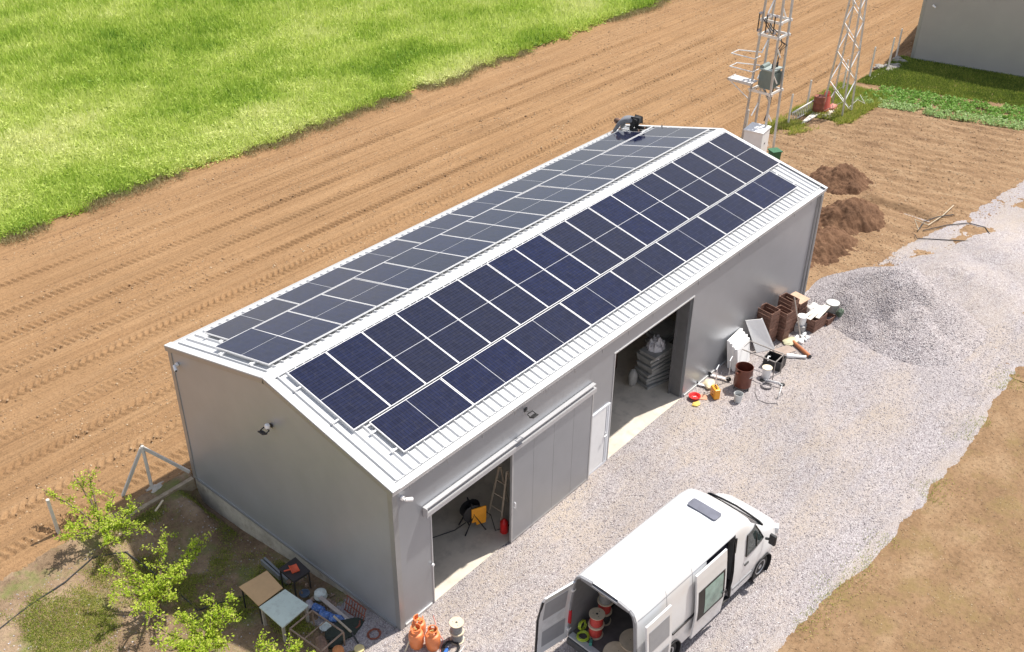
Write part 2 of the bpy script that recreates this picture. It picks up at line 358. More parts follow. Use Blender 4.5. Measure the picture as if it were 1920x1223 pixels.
def gable(x0, x1, zb=0):
    b = MB(); y0, y1 = (.0, Wd); k = (HR - HE) / (Wd / 2)
    P = [(y0 + .002, zb), (y1, zb), (y1, HE - .07), (Wd / 2, HR - .1), (y0 + .002, HE - .07)]
    vs = [(x, y, z) for x in (x0, x1) for y, z in P]
    b.add(vs, [(4, 3, 2, 1, 0), (5, 6, 7, 8, 9)] + [(i, (i + 1) % 5, 5 + (i + 1) % 5, 5 + i) for i in range(5)]); return b
gable(X0 - .004, X0 + .08).build('wall', m_wallg, shed)
gable(L - .08, L + .004).build('wall', m_wallg, shed)
wallbox(X0 + .08, L - .08, Wd - T, Wd, -.6, 4.3).build('wall', m_wall, shed)
b = MB(); b.box(.15, L - .1, Wd - .16, Wd - .11, 0, 4.2); b.build('inner_lining', m_inner, shed)
wallbox(0.1, L, .004, Wd - .01, -1.3, .03).build('floor_slab', m_floor, shed)
b = MB(); b.box(X0 + .012, .2, .03, Wd, -1.3, -.01); b.build('plinth', m_conc, shed)
# trims: corners, base drips, jambs
def sbox(name, m, *bs):
    for q in bs: wallbox(*q).build(name, m, shed)
b = MB(); b.box(X0 - .02, X0 + .13, -.018, -.001, 0, 4.26); b.box(X0 - .022, X0 - .005, -.0175, .13, 0, 4.27); b.build('corner_trim', m_trim, shed)
sbox('corner_trim', m_trim, (X0 - .022, X0 - .005, Wd - .14, Wd + .012, -.02, 4.27), (L - .14, L + .018, -.018, -.001, 0, 4.26), (L - .42, L - .34, -.016, -.002, 0, 4.26))
for x0, x1 in ((X0 + .15, 1.1), (12.34, L - .16)): sbox('base_flashing', mat('pale_flashing', (.62, .62, .61), .4, .2, .05), (x0, x1, -.03, -.002, .03, .09))
b = MB(); b.box(X0 - .035, X0 - .006, .15, Wd - .16, -.03, .035); b.build('base_flashing', m_trim, shed)
sbox('door_frame', mat('pale_frame', (.60, .60, .60), .4, .3, .05), (1.17, 1.2, -.014, .16, 0.02, 3.1), (8.27, 8.3, -.015, .2, .02, 3.72), (8.24, 12.25, -.02, .14, 3.72, 3.76))
b = MB(); b.box(12.2, 12.235, .1, .42, .02, 3.72); b.box(12.14, 12.2, .4199, .47, .02, 3.72); b.build('door_frame', mat('dark_frame', (.16, .16, .165), .45, .3, .08), shed)
# roof: ribbed sheets on both slopes
sl_half = Wd / 2 + .09; SLEN = math.hypot(sl_half, HR - HE); CA = sl_half / SLEN; SA = (HR - HE) / SLEN
XA, XB = .03, L + .03
def slope(side):   # matrix: local (x, v down the slope, n outwards)
    yd = -1 if side == 'front' else 1
    M = Matrix(((1, 0, 0, 0), (0, yd * CA, yd * SA, Wd / 2), (0, -SA, CA, HR), (0, 0, 0, 1)))
    return M
for side in ('front', 'back'):
    M = slope(side); b = MB(); v0, v1 = .02, SLEN - .2
    prof = []; x = XA + .3
    prof.append((XA, -.03))
    while x < XB - .15:
        prof += [(x - .042, -.03), (x - .012, .02), (x + .014, .02), (x + .03, -.03)]; x += .25
    prof.append((XB, -.03))
    n = len(prof); vs = [M @ Vector((px, v, pz)) for v in (v0, v1) for px, pz in prof]
    fs = [(i, i + 1, n + i + 1, n + i) for i in range(n - 1)]
    b.add(vs, fs)
    b.box(XA + .03, XB - .03, v0, v1, -.12, -.034, M)
    b.build('roof', m_white, shed)
    g = MB()   # gutter / eave flashing
    g.box(XA, XB, SLEN - .22, SLEN, -.06, -.045, M); g.box(XA, XB, SLEN - .22, SLEN - .2, -.06, -.0, M)
    g.box(XA, XB, SLEN - .015, SLEN, -.13, .005, M); g.box(XA, XB, SLEN - .22, SLEN - .001, -.13, -.12, M)
    g.build('gutter', m_white, shed)
b = MB()
for side in ('front', 'back'):
    M = slope(side)
    b.box(XA - .005, XB + .005, 0, .165, .022, .032, M); b.box(XA - .005, XB + .005, .16, .165, .0, .022, M)
b.build('ridge_cap', m_white, shed)
for xa, xb, nm in ((XA - .012, XA + .2, 0), (XB - .12, XB + .012, 1)):
    b = MB()
    for side in ('front', 'back'):
        M = slope(side); b.box(xa, xb, .0, SLEN - .0, .019, .03, M)
        if nm == 0: b.box(xa - .002, xa + .008, .0, SLEN, -.1, .02, M)
        else: b.box(xb - .008, xb + .002, .0, SLEN, -.1, .02, M)
    b.build('verge_trim', m_white if nm else m_white, shed)
b = MB()
for side in ('front', 'back'): b.box(XA - .02, XA - .013, .0, SLEN, -.13, -.0, slope(side))
b.build('verge_fascia', m_trim, shed)
b = MB(); b.box(-.008, .008, -.105, -.09, 4.17, 4.3); gb = b.build('gutter_bracket', m_trim, shed, loc=(.51, 0, 0)); x = 1.68
while x < L: q = gb.copy(); C.objects.link(q); q.location = (x, 0, 0); x += 1.17
b = MB(); b.tube([(L - .24, -.06, 4.2), (L - .24, -.07, .1)], .045, 10); b.build('downpipe', m_trim, shed, smooth=True)
# sliding door on its rail
dr = MB(); dr.box(3.95, 7.22, -.105, -.055, .06, 3.08)
door = dr.build('sliding_door', m_wall, shed)
b = MB(); b.box(3.92, 3.975, -.115, -.05, .04, 3.09); b.box(7.2, 7.25, -.115, -.05, .04, 3.09)
b.box(3.976, 7.199, -.109, -.106, .04, .1); b.build('door_edge', mat('door_edge_trim', (.5, .5, .5), .4, .4, .05), door)
b = MB()
for x in (4.77, 5.59, 6.41): b.box(x - .003, x + .003, -.107, -.1053, .1, 3.05)
b.build('panel_joint', mat('joint_grey', (.31, .31, .315), .5, .3, .05), door)
b = MB(); b.tube([(4.02, -.12, 1.2), (4.02, -.16, 1.22), (4.02, -.16, 1.38), (4.02, -.12, 1.4)], .014); b.build('handle', m_alu, door)
b = MB(); b.box(.95, 7.3, -.15, -.01, 3.17, 3.2); b.box(.95, 7.3, -.16, -.145, 3.08, 3.2); b.box(.95, 7.3, -.13, -.02, 3.29, 3.32); b.box(.95, 7.3, -.045, -.001, 3.0, 3.29); b.box(.93, .95, -.16, -.01, 3.06, 3.32)
b.build('door_rail', mat('rail_cover', (.52, .52, .53), .33, .35, .04), shed)
# small white door
b = MB(); b.box(7.38, 8.02, -.03, .03, .12, 2.08); wd = b.build('personnel_door', m_whitep, shed)
b = MB(); b.box(7.31, 7.37, -.035, .04, .05, 2.14); b.box(8.13, 8.2, -.035, .04, .05, 2.14); b.box(8.04, 8.07, -.038, .03, .1, 2.08); b.box(7.37, 8.13, -.035, .04, 2.09, 2.16); b.box(7.37, 8.13, -.035, .04, .03, .11)
b.box(8.07, 8.13, -.02, .03, .11, 2.09); b.build('frame', mat('pvc_frame', (.75, .77, .8), .35, 0, .03), wd)
b = MB(); b.box(8.03, 8.06, -.06, -.031, 1.05, 1.2); b.tube([(8.045, -.055, 1.12), (8.045, -.08, 1.12), (7.93, -.08, 1.12)], .012); b.build('handle', m_alu, wd)
b = MB(); b.cyl((1.155, -.02, 1.35), (1.155, -.07, 1.35), .035); b.build('door_stop', m_whitep, shed)
# ---- lights and cameras fixed on the shed
def floodlight(loc, rz, label):
    t = thing('floodlight', label, 'floodlight', loc, rz, 'floodlights on the shed')
    b = MB(); b.box(-.05, .05, -.02, 0, -.05, .05); b.bar((0, 0, 0), (0, -.14, -.02), .03, .012); b.bar((-.1, -.14, -.02), (.1, -.14, -.02), .012, .03); b.bar((-.1, -.14, -.02), (-.1, -.26, -.05), .012, .03); b.bar((.1, -.14, -.02), (.1, -.26, -.05), .012, .03)
    b.build('bracket', m_dark, t)
    b = MB(); b.cbox((0, -.27, -.06), (.19, .15, .035), 0, rad(-25)); b.build('lamp_head', m_dark, t, bevel=.006)
    b = MB(); b.cbox((0, -.278, -.08), (.16, .12, .004), 0, rad(-25)); b.build('lens', m_whitep, t)
    return t
f1 = floodlight((4.52, -.001, 4.0), 0, 'small black floodlight under the eave above the sliding door')
f2 = floodlight((X0 - .02, 4.1, 4.02), rad(-90), 'floodlight with white sensor high on the gable wall')
b = MB(); b.lathe([(.02, -.06), (.055, -.05), (.07, 0), (.055, .05), (.02, .07)], (0.02, -.13, .06), 14); b.build('sensor', m_whitep, f2, smooth=True)
def seccam(loc, rz, label):
    t = thing('security_camera', label, 'camera', loc, rz, 'security cameras on the shed')
    b = MB(); b.cyl((0, 0, 0), (0, -.05, 0), .055, 14); b.bar((0, -.05, 0), (0, -.11, -.02), .03); b.build('mount', m_whitep, t, smooth=True)
    b = MB(); b.cyl((0, -.1, 0), (.16, -.16, -.06), .042, 14, .048); b.build('camera_body', m_whitep, t, smooth=True)
    b = MB(); b.cyl((.158, -.159, -.059), (.166, -.162, -.062), .03, 12); b.build('lens', m_dark, t)
seccam((.34, -.002, 4.0), 0, 'white bullet security camera at near front corner')
seccam((X0 - .02, 7.92, 4.02), rad(-90), 'white bullet security camera at far left of gable')
# ================================================================= SOLAR PANELS
def panelmat():
    m, t, b = nodes_of('solar_glass'); tc = t.nodes.new('ShaderNodeTexCoord'); sp = N(t, 'ShaderNodeSeparateXYZ'); t.links.new(tc.outputs['Object'], sp.inputs[0])
    def line(ax, pitch, w, off=0.):
        a = N(t, 'ShaderNodeMath', operation='MULTIPLY_ADD'); t.links.new(sp.outputs[ax], a.inputs[0]); a.inputs[1].default_value = 1 / pitch; a.inputs[2].default_value = off
        f = N(t, 'ShaderNodeMath', operation='FRACT'); t.links.new(a.outputs[0], f.inputs[0])
        g = N(t, 'ShaderNodeMath', operation='LESS_THAN'); t.links.new(f.outputs[0], g.inputs[0]); g.inputs[1].default_value = w / pitch; return g.outputs[0]
    oi = t.nodes.new('ShaderNodeObjectInfo')
    v = mapped(t); nf = noise(t, v, 3, 5, .6)
    cell = ramp(t, nf, [(.3, (.004, .006, .027)), (.7, (.008, .013, .052))])
    gv = N(t, 'ShaderNodeMath', operation='MULTIPLY'); t.links.new(oi.outputs['Random'], gv.inputs[0]); gv.inputs[1].default_value = .5
    cell = mixc(t, gv.outputs[0], cell, (.020, .021, .030))
    c = mixc(t, line(1, .0930, .012, .5), cell, (.001, .0015, .004))
    c = mixc(t, line(0, .184, .006, .5), c, (.03, .034, .05))
    c2 = ramp(t, line(0, .0184, .004), [(0., 0.), (1., .07)]); c = mixc(t, c2, c, (.06, .065, .085))
    d = ramp(t, noise(t, v, 7, 8, .75), [(.5, .0), (.85, .08)]); c = mixc(t, d, c, (.30, .27, .24))
    t.links.new(c, b.inputs['Base Color']); b.inputs['IOR'].default_value = 1.5
    r = ramp(t, nf, [(.3, .06), (.7, .12)]); t.links.new(r, b.inputs['Roughness'])
    b.inputs['Specular IOR Level'].default_value = .42
    return m
m_pv = panelmat(); m_frame = mat('panel_frame', (.80, .80, .80), .35, .3, .03)
m_strip = mat('cell_gap', (.42, .43, .46), .4, 0, .03)
PW, PL = 1.134, 2.278; PT = .035
def make_panel(label, group):
    t = thing('solar_panel', label, 'solar panel', group=group)
    f = MB(); w = .014
    f.box(0, PW, 0, w, -PT, .004); f.box(0, PW, PL - w, PL, -PT, .004); f.box(0, w, w, PL - w, -PT, .004); f.box(PW - w, PW, w, PL - w, -PT, .004)
    f.box(w, PW - w, w, PL - w, -PT, -PT + .003)
    f.build('frame', m_frame, t)
    g = MB(); g.box(w, PW - w, w, PL - w, -.006, 0); g.k = 1; g.box(w + .002, PW - w - .002, PL / 2 - .007, PL / 2 + .007, .0005, .0012)
    g.build('glass', [m_pv, m_strip], t); return t
proto = None
def place_panel(side, x, v, land, lift, label, group):
    global proto
    M = slope(side)
    ry = lambda: (rng.random() - .5) * .014
    if side == 'front':
        R = M @ Matrix.Translation((x, v, lift)) @ Matrix.Rotation(0, 4, 'Z')
        if land: R = M @ Matrix.Translation((x, v + PW, lift)) @ Matrix.Rotation(rad(-90), 4, 'Z')
    else:
        R = M @ Matrix.Translation((x, v, lift))
        if land: R = M @ Matrix.Translation((x, v + PW, lift)) @ Matrix.Rotation(rad(-90), 4, 'Z')
    # M is left handed on the front slope: rebuild a proper frame there
    o, ax, ay = R @ Vector((0, 0, 0)), (R.to_3x3() @ Vector((1, 0, 0))), (R.to_3x3() @ Vector((0, 1, 0)))
    nrm = ax.cross(ay)
    if nrm.z < 0:      # swap: start from the other end so that the face points up
        if not land: o = o + ay * PL; ay = -ay
        else: o = o + ax * PW; ax = -ax
        nrm = ax.cross(ay)
    R3 = Matrix((ax, ay, nrm)).transposed(); e = R3.to_euler(); rot = (e.x + ry(), e.y + ry(), e.z)
    if proto is None: proto = make_panel(label, group); proto.location = o; proto.rotation_euler = rot; return proto
    return dup(proto, o, 0, label, group, rot)
G = 'solar panels on the shed roof'
for i in range(17): place_panel('front', .53 + i * 1.154, .25, False, .09, 'upright solar panel, %s from the gable beside the ridge on the front slope' % ORD[i], G)
for i in range(8): place_panel('front', .955 + i * (PL + .02), .25 + PL + .045, True, .09, 'sideways solar panel, %s from the gable along the front eave' % ORD[i], G)
for i in range(17): place_panel('back', .47 + i * 1.154, .355, False, .09, 'upright solar panel, %s from the gable beside the ridge on the rear slope' % ORD[i], G)
for i in range(8): place_panel('back', .915 + i * (PL + .02), .355 + PL + .035, True, .09, 'sideways solar panel, %s from the gable along the rear eave' % ORD[i], G)
RG = 'mounting rails under the solar panels'
k = 0
for side, v, xe, nm in (('front', .75, 20.3, 'upper rail of upright row on front slope'), ('front', 2.05, 20.3, 'lower rail of upright row on front slope'), ('front', 2.82, 19.6, 'upper rail of sideways row on front slope'), ('front', 3.5, 19.6, 'lower rail of sideways row on front slope'),
                       ('back', .9, 20.25, 'ridge side rail of upright row on rear slope'), ('back', 2.2, 20.25, 'eave side rail of upright row on rear slope'), ('back', 2.9, 20.2, 'ridge side rail of sideways row on rear slope'), ('back', 3.6, 20.2, 'eave side rail reaching the kneeling worker')):
    b = MB(); x0 = .33 if k % 4 < 2 else .8; b.box(x0, xe, v - .02, v + .02, .0185, .052, slope(side)); x = x0 + .1
    o = b.build('mounting_rail', m_alu); tag(o, 'aluminium ' + nm, 'mounting rail', RG)
    c = MB(); M = slope(side); c.box(x0 - .03, x0 + .05, v - .03, v + .03, .019, .075, M); c.build('rail_clamp', m_whitep, o); k += 1
# ================================================================= SCENE CONTENT
def weld(o):
    import bmesh
    bm = bmesh.new(); bm.from_mesh(o.data); bmesh.ops.remove_doubles(bm, verts=bm.verts, dist=1e-4); bmesh.ops.delete(bm, geom=[v for v in bm.verts if not v.link_faces], context='VERTS'); bm.to_mesh(o.data); bm.free(); return o
def zo(x, y): return float(z_orch(np.array([float(x)]), np.array([float(y)]))[0])
def one(name, label, cat, mb, m, loc=(0, 0, 0), rz=0, group=None, smooth=False, bevel=0, rot=None):
    o = mb.build(name, m, smooth=smooth, bevel=bevel); o.location = loc; o.rotation_euler = rot if rot else (0, 0, rz)
    return tag(o, label, cat, group)
# ----------------------------------------------------------------- neighbour shed, fence, kerb
nb = thing('metal_shed', 'plain grey metal shed standing beyond the garden grass', 'shed', (49.35, 8.0, 0), rad(10.2))
m_nb = mat('neighbour_cladding', (.36, .355, .35), .5, .3, .04, .8)
b = MB(); w_, l_ = 12., 22.
P = [(0, .05), (-w_, .05), (-w_, 4.4), (-w_ / 2, 5.8), (0, 4.4)]
b.add([(x, y, z) for x in (0, l_) for y, z in P], [(0, 1, 2, 3, 4), (9, 8, 7, 6, 5)] + [(i, 5 + i, 5 + (i + 1) % 5, (i + 1) % 5) for i in range(5)]); b.build('wall', m_nb, nb)
b = MB(); b.box(.02, l_ - .02, -w_ + .02, -.02, -.9, .048); b.build('plinth', m_conc, nb)
b = MB(); b.box(-.05, -.004, -w_, -.12, .02, .13); b.build('base_flashing', m_galv, nb)
b = MB(); b.box(-.03, .12, -.12, .03, 0, 4.4); b.build('corner_trim', m_trim, nb)
b = MB()
for s in (0, 1):
    p = [(-.2, .15 if not s else -w_ - .15, 4.38), (l_ + .2, .15 if not s else -w_ - .15, 4.38), (l_ + .2, -w_ / 2, 5.86), (-.2, -w_ / 2, 5.86)]
    b.add(p + [(x, y, z - .08) for x, y, z in p], [(0, 1, 2, 3), (7, 6, 5, 4), (0, 4, 5, 1), (1, 5, 6, 2), (2, 6, 7, 3), (3, 7, 4, 0)])
b.build('roof', m_white, nb)
c2 = thing('security_camera', 'small white camera high on the neighbouring shed corner', 'camera', (49.33, 7.4, 3.25), rad(-80), 'security cameras on the shed')
b = MB(); b.cyl((0, 0, 0), (0, -.05, 0), .055, 12); b.build('mount', m_whitep, c2, smooth=True)
b = MB(); b.cyl((0, -.06, 0), (.16, -.14, -.06), .05, 12); b.build('camera_body', m_whitep, c2, smooth=True)
m_post = mat('concrete_post', (.60, .58, .54), .85, 0, .12, 5)
PG = 'concrete fence posts beside the ploughed field'
def post(x, y, h, label, z=0, tilt=(0, 0)):
    b = MB(); b.tube([(0, 0, -.3), (0, 0, h)], [.058, .05], 4); b.lathe([(.05, h), (.045, h + .02), (.0, h + .035)], n=8)
    return one('fence_post', label, 'fence post', b, m_post, (x, y, z), rad(40), PG, rot=(tilt[0], tilt[1], rad(40)))
post(-3.56, 9.12, 1.3, 'lone leaning concrete post at left frame edge by a fruit tree', -.1, (rad(2), rad(-5)))
post(32.15, 9.2, 1.45, 'concrete post left of the transformer cabinet', 0, (0, rad(-2)))
post(35.12, 8.44, 1.6, 'concrete post between transformer tower and the pale railing', 0)
post(37.6, 8.7, 1.6, 'concrete post behind the pale railing', 0)
post(41.6, 8.6, 1.7, 'concrete post just behind the lattice mast foot', 0)
post(44.55, 8.4, 1.75, 'concrete post at near end of the dark grass', 0)
post(46.93, 8.33, 1.75, 'concrete post beside the pile of kerb rubble', 0)
post(49.0, 8.75, 1.7, 'concrete post closest to the neighbouring shed', 0)
tp = thing('braced_post', 'white concrete corner post with two slanting braces beside the gable', 'fence post', (-.94, 8.86, -.1))
b = MB(); b.tube([(0, 0, -.3), (0, 0, 1.42)], .05, 4); b.lathe([(.05, 1.42), (.06, 1.45), (.045, 1.5), (0, 1.52)], n=10); b.build('post', m_post, tp)
b = MB(); b.bar((-.02, .05, 1.4), (-.78, .32, -.1), .08); b.build('brace', m_post, tp)
b = MB(); b.bar((.02, -.0, 1.42), (1.02, -.3, .1), .08); b.build('brace', m_post, tp)
b = MB(); b.blob((.05, -.1, -.02), (.3, .2, .1), 4, .25); b.build('footing', m_conc, tp, smooth=True)
b = MB(); b.box(-2.2, .03, 8.27, 8.4, -1.1, -.05); o = one('concrete_kerb', 'weathered concrete kerb between ploughed field and orchard', 'kerb', b, mat('old_kerb', (.34, .28, .20), .95, 0, .3, 4, .6, 20, dirt=(.22, .15, .09), dirtamt=.8))
b = MB(); b.box(44.2, 49.2, 8.18, 8.3, -.2, .06)
one('concrete_kerb', 'thin concrete kerb running to the neighbouring shed', 'kerb', b, m_conc)
b = MB()
for i in range(14): b.blob((46.5 + rng.random() * 2.4, 8.3 + rng.random() * .8 - .3, .05), (.2 + .2 * rng.random(), .15 + .15 * rng.random(), .08 + .08 * rng.random()), i, .3, 6)
one('stone_rubble', 'grey rubble heap at the foot of the neighbouring shed corner', 'rubble', b, mat('rubble', (.28, .26, .235), .9, 0, .25, 6, .5))['kind'] = 'stuff'
# ----------------------------------------------------------------- towers
def lerp(a, b, t): return a + (b - a) * t
t1 = thing('transformer_tower', 'galvanised four legged pole tower carrying an electric transformer', 'tower', (31.2, 8.0, 0))
H1 = 9.5
def leg1(i, z):
    s = ((-1, -1), (1, -1), (1, 1), (-1, 1))[i]; h = lerp(.56, .40, z / 8.); return Vector((s[0] * h, s[1] * h, z))
m_leg = mat('tower_steel', (.50, .50, .50), .45, .5, .15, 3, dirt=(.33, .29, .26), dirtamt=.4); m_steelw = mat('bright_steel', (.80, .80, .79), .4, .3, .08)
for i in range(4): b = MB(); b.bar(leg1(i, -.1), leg1(i, H1), .085); b.build('leg', m_leg, t1)
for z in (.9, 2.1, 3.9, 5.1, 6.9, 8.1):
    for i in (0, 2):
        b = MB(); j = (i + 1) % 4
        b.bar(lerp(leg1(i, z), leg1(j, z), .04), lerp(leg1(i, z - .5), leg1(j, z - .5), .5), .05); b.build('brace', m_steelw, t1)
for z in (3.0, 5.55, 6.2):
    for i, j in ((0, 1), (3, 2), (0, 3), (1, 2)):
        b = MB(); d = (leg1(j, z) - leg1(i, z)).normalized() * .12; b.bar(leg1(i, z) - d, leg1(j, z) + d, .05, .11); b.build('crossbeam', m_steelw, t1)
# platform sticking out towards the field
b = MB(); b.box(-.95, -.3, .3, 1.45, 3.4, 3.44); b.box(-.98, -.94, .28, 1.47, 3.36, 3.47); b.box(-.98, -.28, 1.45, 1.49, 3.36, 3.47); b.build('platform', mat('checker_plate', (.60, .58, .56), .6, .2, .12, 8), t1)
for z in (4.0, 4.6):
    b = MB(); b.tube([(-.42, .3, z), (-.96, .3, z), (-.96, 1.47, z), (-.3, 1.47, z), (.1, .5, z)], .026, 6); b.build('guard_rail', m_steelw, t1)
b = MB(); b.bar((-.95, 1.4, 3.38), (-.45, .5, 2.5), .045); b.build('strut', m_steelw, t1)
b = MB(); b.bar((-.45, -.45, 2.75), (.5, .5, 2.98), .09); b.build('crossbeam', m_leg, t1)
tr = thing('transformer', 'grey green oil transformer with black bushings on tower beams', 'transformer', (31.3, 7.95, 3.06))
m_tr = mat('transformer_paint', (.19, .235, .22), .45, .1, .08)
b = MB(); b.box(-.36, .42, -.28, .28, .06, .9)
for i in range(9): x = -.32 + i * .085; b.box(x, x + .02, -.38, .38, .14, .78)
b.build('tank', m_tr, tr)
b = MB(); b.box(-.42, .48, -.36, .36, .9, .95); b.build('lid', mat('transformer_lid', (.34, .39, .37), .45, .1, .06), tr)
b = MB(); b.cyl((-.3, .3, .98), (.3, .3, .98), .11, 12); b.build('oil_tank', m_tr, tr, smooth=True)
for x in (-.1, .12, .34):
    b = MB(); b.lathe([(.05, .95), (.06, 1.0), (.035, 1.03), (.06, 1.07), (.035, 1.1), (.06, 1.14), (.03, 1.18), (.02, 1.26)], (x, -.12, 0), 10); b.build('bushing', m_dark, tr)
for q in range(3):
    b = MB(); o_ = .13 * q
    b.tube([(31.2 + .22 * q, 7.83, 4.3), (31.25 + .22 * q, 7.8, 4.75), (31.5, 7.7 - o_, 5.1), (31.45 - o_, 7.8 + o_, 5.5), (30.95, 8.0 + o_, 5.9), (30.85 - o_, 8.3, 6.3)], .022, 6)
    one('power_cable', 'black cable looping up the transformer tower, %s' % ('nearest the yard', 'middle loop', 'nearest the field')[q], 'cable', b, m_dark, group='black cables on the tower', smooth=True)
b = MB(); b.tube([(31.55, 7.8, 3.1), (31.6, 7.9, 2.0), (31.5, 8.0, 1.4)], .03, 6); one('power_cable', 'black cable dropping from transformer into white cabinet', 'cable', b, m_dark)
for q in range(3):
    t = thing('fuse_insulator', 'rod fuse with brown insulators high on the tower, ' + ('field side', 'middle', 'yard side')[q], 'insulator', (30.55, 8.5 - .38 * q, 5.75), 0, 'fuses on the tower')
    b = MB(); b.cyl((0, 0, 0), (0, 0, .75), .028, 8); b.build('rod', m_dark, t)
    for z in (0, .75):
        b = MB(); b.lathe([(.03, 0), (.07, .03), (.03, .06), (.07, .09), (.03, .12), (.07, .15), (.02, .2)], (0, 0, 0), 10, Matrix.Translation((0, 0, z)) @ Matrix.Rotation(rad(90), 4, 'Y')); b.build('insulator', mat('insulator_grey', (.45, .42, .42), .3), t)
cb = thing('electric_cabinet', 'white metal electrical cabinet under the transformer tower', 'cabinet', (30.38, 7.72, 0), rad(8))
b = MB(); b.box(-.5, .5, -.43, .43, 0, 1.42); b.build('cabinet_body', m_whitep, cb)
b = MB(); b.box(-.54, .54, -.47, .47, 1.42, 1.48); b.build('roof', m_whitep, cb, bevel=.01)
b = MB(); b.box(-.46, .46, -.445, -.431, .08, 1.36); dd = b.build('door', m_whitep, cb); b = MB(); b.box(-.1, -.0, -.46, -.446, .8, .86); b.build('handle', m_dark, dd)
t2 = thing('lattice_mast', 'tapering galvanised lattice mast with crossed bracing by the field', 'mast', (38.4, 7.4, 0))
def leg2(i, z):
    s = ((-1, -1), (1, -1), (1, 1), (-1, 1))[i]; h = lerp(.55, .26, z / 6.5); return Vector((s[0] * h, s[1] * h, z))
for i in range(4): b = MB(); b.bar(leg2(i, -.1), leg2(i, 9.5), .075); b.build('leg', m_galv, t2)
z = .05; k = 0
while z < 9:
    dz = lerp(.85, .5, z / 9)
    for i in range(4):
        j = (i + 1) % 4; a, c = (i, j) if (k + i) % 2 else (j, i)
        b = MB(); b.bar(leg2(a, z), leg2(c, z + dz), .05, .015); b.build('brace', m_steelw, t2)
    z += dz; k += 1
# objects near the mast
def drum(name, label, loc, r, h, m, rz=0, group=None):
    t = thing(name, label, 'barrel', loc, rz, group)
    b = MB(); b.lathe([(r * .98, 0), (r, .02), (r, h * .32), (r * 1.03, h * .34), (r, h * .36), (r, h * .64), (r * 1.03, h * .66), (r, h * .68), (r, h - .02), (r * .98, h), (r * .9, h - .02), (r * .88, h - .025)], n=24); b.build('drum_body', m, t, smooth=True)
    b = MB(); b.cyl((r * .4, r * .3, h - .026), (r * .4, r * .3, h + .01), .04, 10); b.build('cap', m_dark, t)
    return t
m_rust = mat('rusty_red', (.24, .075, .045), .75, .1, .25, 6, .3, dirt=(.15, .07, .04), dirtamt=.6); m_redp = mat('faded_red_plastic', (.62, .13, .09), .5, 0, .15)
drum('barrel', 'rusty red steel drum standing at mast foot', (37.65, 8.1, 0), .29, .92, m_rust)
b = MB(); b.cyl((0, 0, 0), (.25, 0, .75), .2, 14); b.blob((.35, .0, .85), .16, 2, .1)
one('plastic_canister', 'faded red plastic canister leaning inside mast foot', 'canister', b, m_redp, (38.1, 7.9, 0), rad(30), smooth=True)
b = MB(); b.blob((0, 0, .15), (.35, .2, .16), 3, .2); one('plastic_sack', 'reddish sack lying under the lattice mast', 'sack', b, mat('salmon', (.55, .22, .17), .7), (38.6, 7.75, 0), smooth=True)
rl = thing('metal_railing', 'pale barred railing panel standing beside the field fence', 'railing', (35.55, 8.5, 0), math.atan2(-.1, 2.0))
b = MB(); b.bar((0, 0, .5), (2.3, 0, .62), .06); b.build('top_bar', m_post, rl)
b = MB(); b.bar((0, 0, .06), (2.3, 0, .1), .04); b.build('bottom_bar', m_post, rl)
for i in range(13): b = MB(); b.bar((.03 + i * .187, 0, .05), (.03 + i * .187, 0, .5 + .0052 * i * 1.9), .03); b.build('bar', m_post, rl)
for i in range(3): b = MB(); b.bar((0, 0, .05 + .0 * i), (1.9, .12 * i, .06), .09, .05); one('timber_plank', 'pale plank lying below the railing, %s' % ('nearest the railing', 'middle one', 'outermost')[2 - i], 'plank', b, mat('pale_timber', (.62, .58, .52), .8, 0, .15, 8), (35.9 - .2 * i, 7.9 + .02 * i, .04), 0, 'planks below the railing')
b = MB()
for i in range(10): b.blob((37.1 + rng.random() * 1.8, 7.2 + rng.random() * .5, .04), (.2 + .2 * rng.random(), .14 + .1 * rng.random(), .07), i + 40, .3, 6)
one('stone_rubble', 'pale rubble around the foot of the mast', 'rubble', b, mat('pale_rubble', (.52, .46, .40), .9, 0, .2, 6, .5))['kind'] = 'stuff'
wb = thing('wheelie_bin', 'dark green bin behind the far corner of the shed', 'bin', (30.1, 6.55, 0), rad(15))
b = MB(); b.lathe([(.25, 0), (.3, .75)], n=4); b.build('bin_body', mat('bin_green', (.03, .13, .06), .5), wb); b = MB(); b.cbox((0, 0, .78), (.5, .5, .05), rad(45)); b.build('lid', mat('bin_green', (0, 0, 0)), wb)
b = MB(); b.tube([(38.9, 7.1, .1), (39.6, 6.9, .5), (40.2, 6.7, .15), (40.6, 7.2, .4)], .015, 5); one('hose', 'thin pale hose trailing from the mast into weeds', 'hose', b, m_post)
# ----------------------------------------------------------------- VAN
van = thing('delivery_van', 'white high roof van on the gravel with rear and side doors open', 'van', (2.12, -4.28, 0), rad(-3.5))
m_vw = mat('van_white', (.70, .715, .73), .2, 0, .015, 1.5, dirt=(.62, .58, .52), dirtamt=.12); m_vw.node_tree.nodes['Principled BSDF'].inputs['Coat Weight'].default_value = .6
m_glass = mat('dark_glass', (.015, .02, .022), .05, 0, .1, spec=.8); m_vg = mat('van_trim_grey', (.23, .235, .25), .5, 0, .08); m_black = mat('black_plastic', (.018, .018, .02), .5, 0, .2); m_vin = mat('van_inner', (.21, .215, .225), .6, 0, .1); m_tyre = mat('tyre', (.03, .03, .03), .85, 0, .2)
WR, WF, AR = 1.3, 5.12, .42
def arch(u):
    z = .34
    for c in (WR, WF):
        d = abs(u - c)
        if d < AR: z = max(z, .33 + math.sqrt(AR * AR - d * d))
    return z
